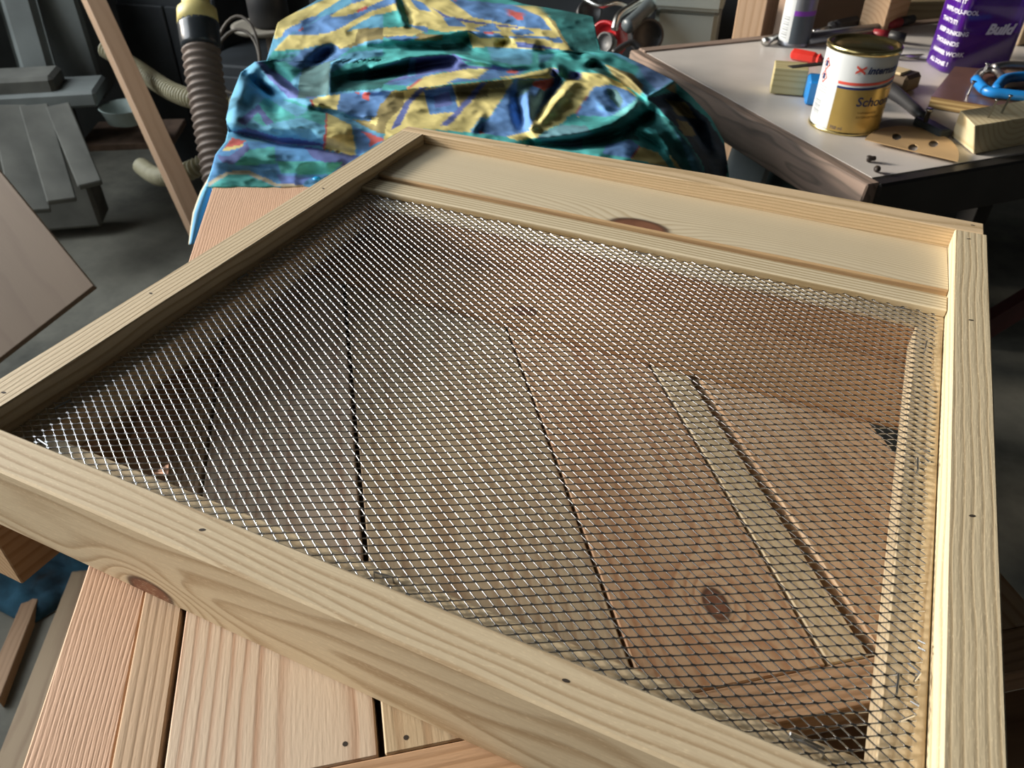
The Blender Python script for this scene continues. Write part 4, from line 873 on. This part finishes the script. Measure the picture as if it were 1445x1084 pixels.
p, q = at(1079, 59, ZT + .008), at(1096, 52, ZT + .008); d = q - p; obj('barrel', tube_bm([p, p + d * .4, p + d * .45, q], [.0075, .0075, .006, .006], 12), m_zinc, t, smooth=True)
pl = thing('bolt_cutter', 'long steel shears with red and black grips lying across the rear of the table', 'shears', tuple(at(1220, 48, ZT + .01)))
for (a, c_, g) in (((1140, 50), (1250, 36), (1288, 27)), ((1142, 58), (1232, 47), (1278, 53))):
    p, q, r_ = at(*a, ZT + .01), at(*c_, ZT + .012), at(*g, ZT + .012)
    obj('arm', tube_bm([p, q], .006, 8), m_graym, pl, smooth=True); obj('grip', tube_bm([q, q + (r_ - q) * .5], [.008, .009], 10), plain('red_grip', (.30, .02, .03), .45), pl, smooth=True)
    obj('grip_end', tube_bm([q + (r_ - q) * .5, r_], [.009, .008], 10), mb, pl, smooth=True)
p, q = at(1246, 66, ZT + .01), at(1302, 72, ZT + .01)
tag(obj('white_strip', box(.11, .045, .006, .002), plain('white_plastic', (.62, .6, .57), .5), None, frame_m((p + q) / 2 - Vector((0, 0, .005)), q - p)), 'flat white plastic strip on the table between tin and purple bottle', 'strip')
g = thing('steel_rod_clamp', 'thin steel rod clamp on the table behind the varnish tin', 'clamp', tuple(at(1280, 80, ZT + .006)))
obj('rod', tube_bm([at(1262, 80, ZT + .006), at(1302, 79, ZT + .006)], .0035, 8), m_zinc, g, smooth=True); obj('head', lathe([(.006, 0), (.006, .018), (.003, .02)], 10), m_zinc, g, Matrix.Translation(at(1264, 84, ZT)), True)

# timber and boxes behind the table's rear edge
m_crd = plain('brown_card', (.26, .18, .13), .8, var=.12, scale=8); m_tim = wood('timber_upright', (.55, .38, .25), (.42, .27, .16), ring=.012, seed=81)
def upright(name, px0, px1, py, d, z0, z1, th, mat, label, cat, skew=0.0, group=None):
    p, q = deep(px0, py, d), deep(px1, py, d); p.z = q.z = 0; v = (q - p); v = Vector((v.x, v.y + skew * v.length, 0)); L_ = v.length
    n = Vector((-v.y, v.x, 0)).normalized()
    c = (p + q) / 2 + n * th / 2; mw = frame_m((c.x, c.y, (z0 + z1) / 2), (0, 0, 1), v)
    b = box(z1 - z0, th, L_, .002)
    return tag(obj(name, b, mat, None, mw), label, cat, group)
upright('timber_post', 1033, 1078, 40, 1.52, ZF, .35, .10, m_tim, 'pale square timber post standing behind the table, left of the spray can', 'post', -.5)
upright('cardboard_box', 1112, 1215, 30, 1.62, ZF, .25, .20, m_crd, 'brown cardboard box standing behind the spray can', 'box')
upright('cardboard_box', 1225, 1330, 30, 1.86, ZF, -.03, .20, plain('tan_card', (.36, .22, .14), .8, var=.1, scale=8), 'tan cardboard box behind the table under the pale timber', 'box')
p = deep(1222, 10, 1.78); q = deep(1440, 6, 1.82)
tag(obj('timber_offcut', box(.36, .06, .045, .002), wood('offcut_light', (.66, .52, .32), (.5, .36, .2), ring=.008, seed=83), None, frame_m(p + (q - p) * .6 + Vector((0, .03, -.012)), q - p)), 'long pale timber offcut lying behind the table top right', 'timber')
p = at(1224, 46, ZT)
tag(obj('timber_end', box(.10, .05, .085, .002), wood('offcut_end', (.62, .42, .25), (.5, .3, .17), ring=.008, seed=84), None, frame_m(p + Vector((.02, .052, .044)), (0.35, 1, 0))), 'squared timber with a pale end, standing right of the black screwdriver', 'timber')
upright('timber_post', 1428, 1460, 80, 1.42, ZT + .001, .2, .03, wood('post_2', (.6, .46, .3), (.45, .32, .18), seed=85), 'pale narrow post behind the table, right of the purple bottle', 'post', .4)

# ------------------------------------------------------------------ things behind the sheet
m_bin = plain('grey_plastic', (.30, .35, .34), .55, var=.08, scale=6)
binp = deep(950, 60, 1.75); binv = Vector((1, .15, 0)).normalized()
bn = thing('grey_bin', 'pale grey plastic bin with a lidded front, behind the far corner of the table', 'bin', (binp.x, binp.y, ZF))
mw = frame_m((binp.x, binp.y + .08, 0), binv)
hb_ = binp.z + .07 - ZF
obj('body', box(.138, .16, hb_, .010, 2), m_bin, bn, frame_m((binp.x + .01, binp.y + .08, ZF + hb_ / 2), binv))
obj('lid', box(.152, .20, .045, .008, 2), m_bin, bn, frame_m((binp.x + .01, binp.y + .08, binp.z + .07 + .0235), binv), label='overhanging lid')
for s_ in (-1, 1): obj('rib', box(.012, .012, hb_ - .16, .003), m_bin, bn, frame_m((binp.x + .01 + s_ * .055, binp.y - .006 + s_ * .008, ZF + (hb_ - .12) / 2), binv))
obj('wooden_slat', box(.13, .03, .012, .002), wood('slat_bin', (.5, .4, .26), (.38, .3, .18), seed=90), bn, frame_m((binp.x + .01, binp.y, binp.z + .1225), binv), label='wooden slat across the top')
# old machine with red hub and chrome rods
mach = thing('old_machine', 'dark workshop machine with a red hub and chrome handles, behind the sheet', 'machine', tuple(deep(870, 60, 1.85).xy) + (ZF,))
c = deep(905, 55, 1.9)
obj('body', box(.22, .18, c.z + .10 - ZF, .02, 2), plain('machine_black', (.02, .022, .025), .4, var=.3), mach, frame_m((c.x - .10, c.y + .2, (c.z + .10 + ZF) / 2), (1, .1, 0)))
def disc_at(name, px, py, d, r, th, mat, parent, ax=None, label=None):
    c = deep(px, py, d); ax = ax or (Vector(CAM) - c); rot = Vector(ax).to_track_quat('Z', 'Y').to_matrix().to_4x4()
    return obj(name, lathe([(r * .35, -th / 2), (r, -th / 2), (r, th / 2), (r * .85, th / 2), (r * .8, th * .2), (.001, th * .2)], 28, False), mat, parent, Matrix.Translation(c) @ rot, True, label=label)
disc_at('hub', 859, 55, 1.80, .038, .05, plain('red_enamel', (.42, .015, .02), .3), mach, (-.3, -1, .25), 'red hub'); disc_at('wheel', 856, 60, 1.77, .022, .02, plain('wheel_grey', (.12, .12, .12), .5), mach, (-.3, -1, .25))
disc_at('wheel', 911, 50, 1.72, .036, .04, mb, mach, (.6, -1, .2)); disc_at('wheel', 830, 20, 1.9, .03, .04, mb, mach, (.6, -1, .6))
obj('handle', tube_bm(spline([deep(867, 42, 1.7), deep(873, 22, 1.7), deep(890, 10, 1.72), deep(915, -6, 1.75)], 14), .008, 8), m_zinc, mach, smooth=True)
obj('handle', tube_bm(spline([deep(885, 38, 1.68), deep(905, 20, 1.7), deep(922, 2, 1.72)], 10), [.016] * 11, 8), plain('grey_bar', (.10, .12, .13), .35), mach, smooth=True)
obj('cable', tube_bm(spline([deep(820, -5, 1.8), deep(845, 8, 1.78), deep(870, 4, 1.78), deep(890, 12, 1.8)], 12), .006, 6), m_zinc, mach, smooth=True)
obj('arm', tube_bm(spline([deep(865, 75, 1.68), deep(890, 60, 1.68), deep(905, 68, 1.68)], 10), .007, 8), mb, mach, smooth=True)
# ribbed extraction hose
def ribbed(path, r, pitch, depth, n=14, sub=4):
    tot = sum((path[i + 1] - path[i]).length for i in range(len(path) - 1)); k = int(tot / pitch * sub); acc = [0]
    for i in range(len(path) - 1): acc.append(acc[-1] + (path[i + 1] - path[i]).length)
    pts, rads = [], []
    for i in range(k + 1):
        s_ = tot * i / k; j = min(max(int(np.searchsorted(acc, s_)) - 1, 0), len(path) - 2); u = (s_ - acc[j]) / max(acc[j + 1] - acc[j], 1e-9)
        pts.append(path[j].lerp(path[j + 1], u)); rads.append(r + depth * math.cos(2 * math.pi * i / sub))
    return tube_bm(pts, rads, n)
hose = thing('extraction_hose', 'thick ribbed brown extraction hose hanging upright with a yellow cuff, left of the sheet', 'hose', tuple(deep(315, 300, 1.75)))
m_hose = plain('brown_rubber', (.15, .115, .095), .6, var=.15, scale=12)
hp = spline([deep(283, 62, 1.60), deep(289, 110, 1.60), deep(298, 165, 1.60), deep(308, 225, 1.60), deep(322, 300, 1.60), deep(345, 400, 1.62)], 60)
obj('tube', ribbed(hp, .0355, .0155, .0035, 18, 6), m_hose, hose, smooth=True)
obj('tape', tube_bm(spline([deep(280, 34, 1.60), deep(282, 50, 1.60), deep(284, 68, 1.60)], 6), [.041, .0415, .041, .0405, .0405, .0395, .0385], 20), plain('black_tape', (.03, .035, .04), .25), hose, smooth=True, label='black tape wrapping')
obj('cuff', tube_bm([deep(276, -10, 1.60), deep(277, 8, 1.60), deep(278, 14, 1.60), deep(280, 36, 1.60)], [.027, .028, .039, .041], 20), plain('yellow_cuff', (.62, .52, .20), .5), hose, smooth=True, label='yellow cuff')
obj('neck', tube_bm([deep(272, -60, 1.60), deep(277, 4, 1.60)], [.026, .027], 16), plain('pink_neck', (.60, .36, .33), .5), hose, smooth=True, label='pink neck')
m_cream = plain('cream_plastic', (.36, .33, .22), .5, var=.1)
ch = thing('cream_hose', 'thin cream corrugated hose looping behind the thick brown hose', 'hose', tuple(deep(240, 130, 1.78)))
obj('tube', ribbed(spline([deep(150, 70, 2.0), deep(195, 98, 1.95), deep(240, 128, 1.85), deep(285, 143, 1.78), deep(335, 150, 1.78), deep(400, 165, 1.8)], 50), .0175, 0.012, .0055, 12, 6), m_cream, ch, smooth=True)
ch2 = thing('cream_hose', 'thin cream corrugated hose curving low across the concrete beside the leaning batten', 'hose', tuple(deep(250, 250, 1.9)))
obj('tube', ribbed(spline([deep(330, 200, 1.85), deep(295, 226, 1.85), deep(262, 243, 1.87), deep(225, 250, 1.95), deep(200, 235, 2.05)], 40), .0175, 0.012, .0055, 12, 6), m_cream, ch2, smooth=True)
# leaning batten
bt, bb = deep(100, -70, 1.9), deep(310, 385, 1.72); d = bb - bt
bw_ = wood('leaning_batten_wood', (.46, .30, .19), (.36, .22, .13), ring=.01, seed=95, contrast=.5)
zt_ = (Vector(CAM) - (bt + bb) / 2); zt_ = (zt_ + Vector((1.0, -.1, 0)) * 1.9).normalized()
tag(obj('leaning_batten', box(d.length, .046, .030, .001), bw_, None, frame_m((bt + bb) / 2, d, zt_)), 'long reddish batten leaning at a slant in front of the dark machinery', 'batten')
# leaning plywood sheet at the left edge
ct = deep(135, 405, 1.28); va = (deep(0, 240, 1.34) - ct).normalized(); vb_ = (deep(0, 548, 1.24) - ct); vb_ = (vb_ - va * vb_.dot(va)).normalized()
nn = va.cross(vb_).normalized(); la, lb_ = .75, .62
mw = frame_m(ct + va * la / 2 + vb_ * lb_ / 2, va, nn)
tag(obj('plywood_sheet', box(la, lb_, .012, .001), wood('sheet_ply', (.22, .155, .105), (.18, .12, .08), ring=.05, warp=.03, seed=97, contrast=.5, fibre=.1), None, mw), 'smooth brown plywood sheet leaning at the left edge of the picture', 'plywood')
# dusty grey machine cabinet at the far left
m_dust = plain('dusty_grey_paint', (.13, .145, .14), .7, var=.35, scale=5, bump=.2); m_dust2 = plain('dusty_board', (.12, .12, .105), .85, var=.4, scale=7, bump=.3)
cab = thing('machine_cabinet', 'dusty grey machine cabinet with a projecting ledge, at the far left', 'cabinet', (-1.95, 1.75, ZF))
cc = deep(80, 60, 2.3); ydir = Vector((.55, -.8, 0)).normalized()
obj('body', box(.17, .25, .40, .01), m_dust, cab, frame_m(deep(92, 30, 2.35), (.8, .6, 0)))
obj('side_panel', box(.10, .03, .48, .02), m_dust, cab, frame_m(deep(38, 45, 2.2), (.8, .6, 0), (-.28, .05, 1)))
obj('ledge', box(.28, .16, .045, .008), m_dust, cab, frame_m(deep(70, 132, 2.2), (.8, .6, 0)))
obj('plinth', box(.26, .12, .45, .01), m_dust2, cab, frame_m(deep(50, 215, 2.28), (.8, .6, 0)))
bd = thing('leaning_boards', 'dusty weathered boards leaning together beneath the grey machine cabinet', 'boards', (-1.8, 1.5, ZF))
for k, (a, c_, wd) in enumerate((((12, 150), (45, 300), .09), ((48, 150), (88, 285), .07), ((82, 150), (128, 262), .06))):
    p, q = deep(*a, 2.12), deep(*c_, 2.06); obj('board', box((q - p).length, wd, .02, .003), m_dust2, bd, frame_m((p + q) / 2, q - p, Vector(CAM) - p))
bowl = deep(180, 165, 2.22)
tag(obj('enamel_bowl', lathe([(.03, 0), (.055, .01), (.066, .05), (.069, .052), (.063, .05), (.05, .014), (.001, .006)], 28, False), plain('pale_enamel', (.30, .36, .34), .4, var=.2), None, Matrix.Translation(bowl - Vector((0, 0, .02))), True), 'pale green enamel bowl half hidden behind the leaning batten', 'bowl')
shf = deep(190, 190, 2.34); tag(obj('low_shelf', box(.26, .2, .02, .002), plain('rusty_shelf', (.12, .075, .05), .8, var=.3), None, frame_m(shf, (.8, .5, 0))), 'rusty low shelf under the enamel bowl', 'shelf')
# stool with a round pale top
sp = deep(378, 36, 2.0)
st = thing('round_stand', 'dark stand with a round pale tray, behind the left end of the sheet', 'stand', (sp.x, sp.y, ZF))
obj('tray', lathe([(.02, -.012), (.085, -.01), (.092, -.002), (.092, .003), (.08, .001), (.001, 0)], 36), plain('pale_tray', (.30, .27, .22), .6, var=.1), st, Matrix.Translation(sp), True)
obj('column', box(.05, .05, sp.z - .012 - ZF), plain('column_brown', (.17, .13, .10), .7), st, frame_m((sp.x + .03, sp.y, (sp.z - .012 + ZF) / 2), (1, .2, 0)))
obj('motor', lathe([(.04, 0), (.05, .004), (.05, .10), (.03, .12)], 24), mb, st, Matrix.Translation(sp + Vector((.01, 0, .002))), True)
cab2 = thing('cable_coil', 'loose coil of dark cable hanging below the round stand', 'cable', tuple(deep(340, 90, 1.95)))
cp_ = [deep(335 + 32 * math.cos(a), 92 + (36 + 3 * a) * math.sin(a), 1.82) for a in np.linspace(0, 4.2 * math.pi, 60)]
obj('loop', tube_bm(cp_, .004, 6), plain('cable_brown', (.09, .075, .06), .6), cab2, smooth=True)
# dark lumber between bench and wall, floor clutter
m_dk = plain('cupboard_dark_grey', (.03, .035, .04), .7, var=.4, scale=6)  # very dark grey shared by all the cupboards
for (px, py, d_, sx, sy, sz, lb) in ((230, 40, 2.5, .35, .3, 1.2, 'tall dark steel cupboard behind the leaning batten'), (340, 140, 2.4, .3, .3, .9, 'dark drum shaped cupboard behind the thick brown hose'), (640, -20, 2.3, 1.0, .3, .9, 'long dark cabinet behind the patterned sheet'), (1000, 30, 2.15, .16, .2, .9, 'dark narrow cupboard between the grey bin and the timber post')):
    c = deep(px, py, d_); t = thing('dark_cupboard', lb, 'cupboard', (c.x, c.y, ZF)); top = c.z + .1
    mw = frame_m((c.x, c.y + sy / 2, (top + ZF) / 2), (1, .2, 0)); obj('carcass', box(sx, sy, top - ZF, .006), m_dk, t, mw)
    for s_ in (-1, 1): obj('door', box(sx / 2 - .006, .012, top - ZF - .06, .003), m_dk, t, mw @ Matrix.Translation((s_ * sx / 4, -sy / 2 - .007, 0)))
# sheets standing under the table
for k, (px, c_, lb) in enumerate(((1034, (.16, .19, .20), 'grey metal sheet standing under the table near the sheet'), (1092, (.06, .10, .10), 'dark green panel standing under the table'), (1150, (.10, .16, .18), 'blue grey panel under the near corner of the table'))):
    p = deep(px, 262, 1.32); n_ = e2; mw = frame_m((p.x, p.y, p.z - .1), e1, Vector((.15, .1, 1)))
    tag(obj('standing_panel', box(.10, .012, .36, .001), plain('panel_%d' % k, c_, .4, var=.2, scale=9), None, mw), lb, 'panel')
# rag on the floor and a stray timber at the right
def rag():
    b = bmesh.new(); n = 24; c = at(50, 812, ZF); vs = []
    for i in range(n):
        row = []
        for j in range(n):
            u, v = i / (n - 1) - .5, j / (n - 1) - .5; p = Vector((u * 6, v * 6, 1)); e_ = 1 - (2 * max(abs(u), abs(v))) ** 4
            row.append(b.verts.new((c.x + u * .22 + v * .05, c.y + v * .16, ZF + .003 + .035 * e_ * abs(mnoise.noise(p)) + .02 * e_)))
        vs.append(row)
    for i in range(n - 1):
        for j in range(n - 1): b.faces.new((vs[i][j], vs[i + 1][j], vs[i + 1][j + 1], vs[i][j + 1]))
    o = obj('blue_rag', b, plain('rag_cloth', (.02, .08, .13), .9, var=.9, scale=14), smooth=True); md = o.modifiers.new('t', 'SOLIDIFY'); md.thickness = .002
    tag(o, 'crumpled dark blue and teal rag on the floor under the tray corner', 'rag')
rag()
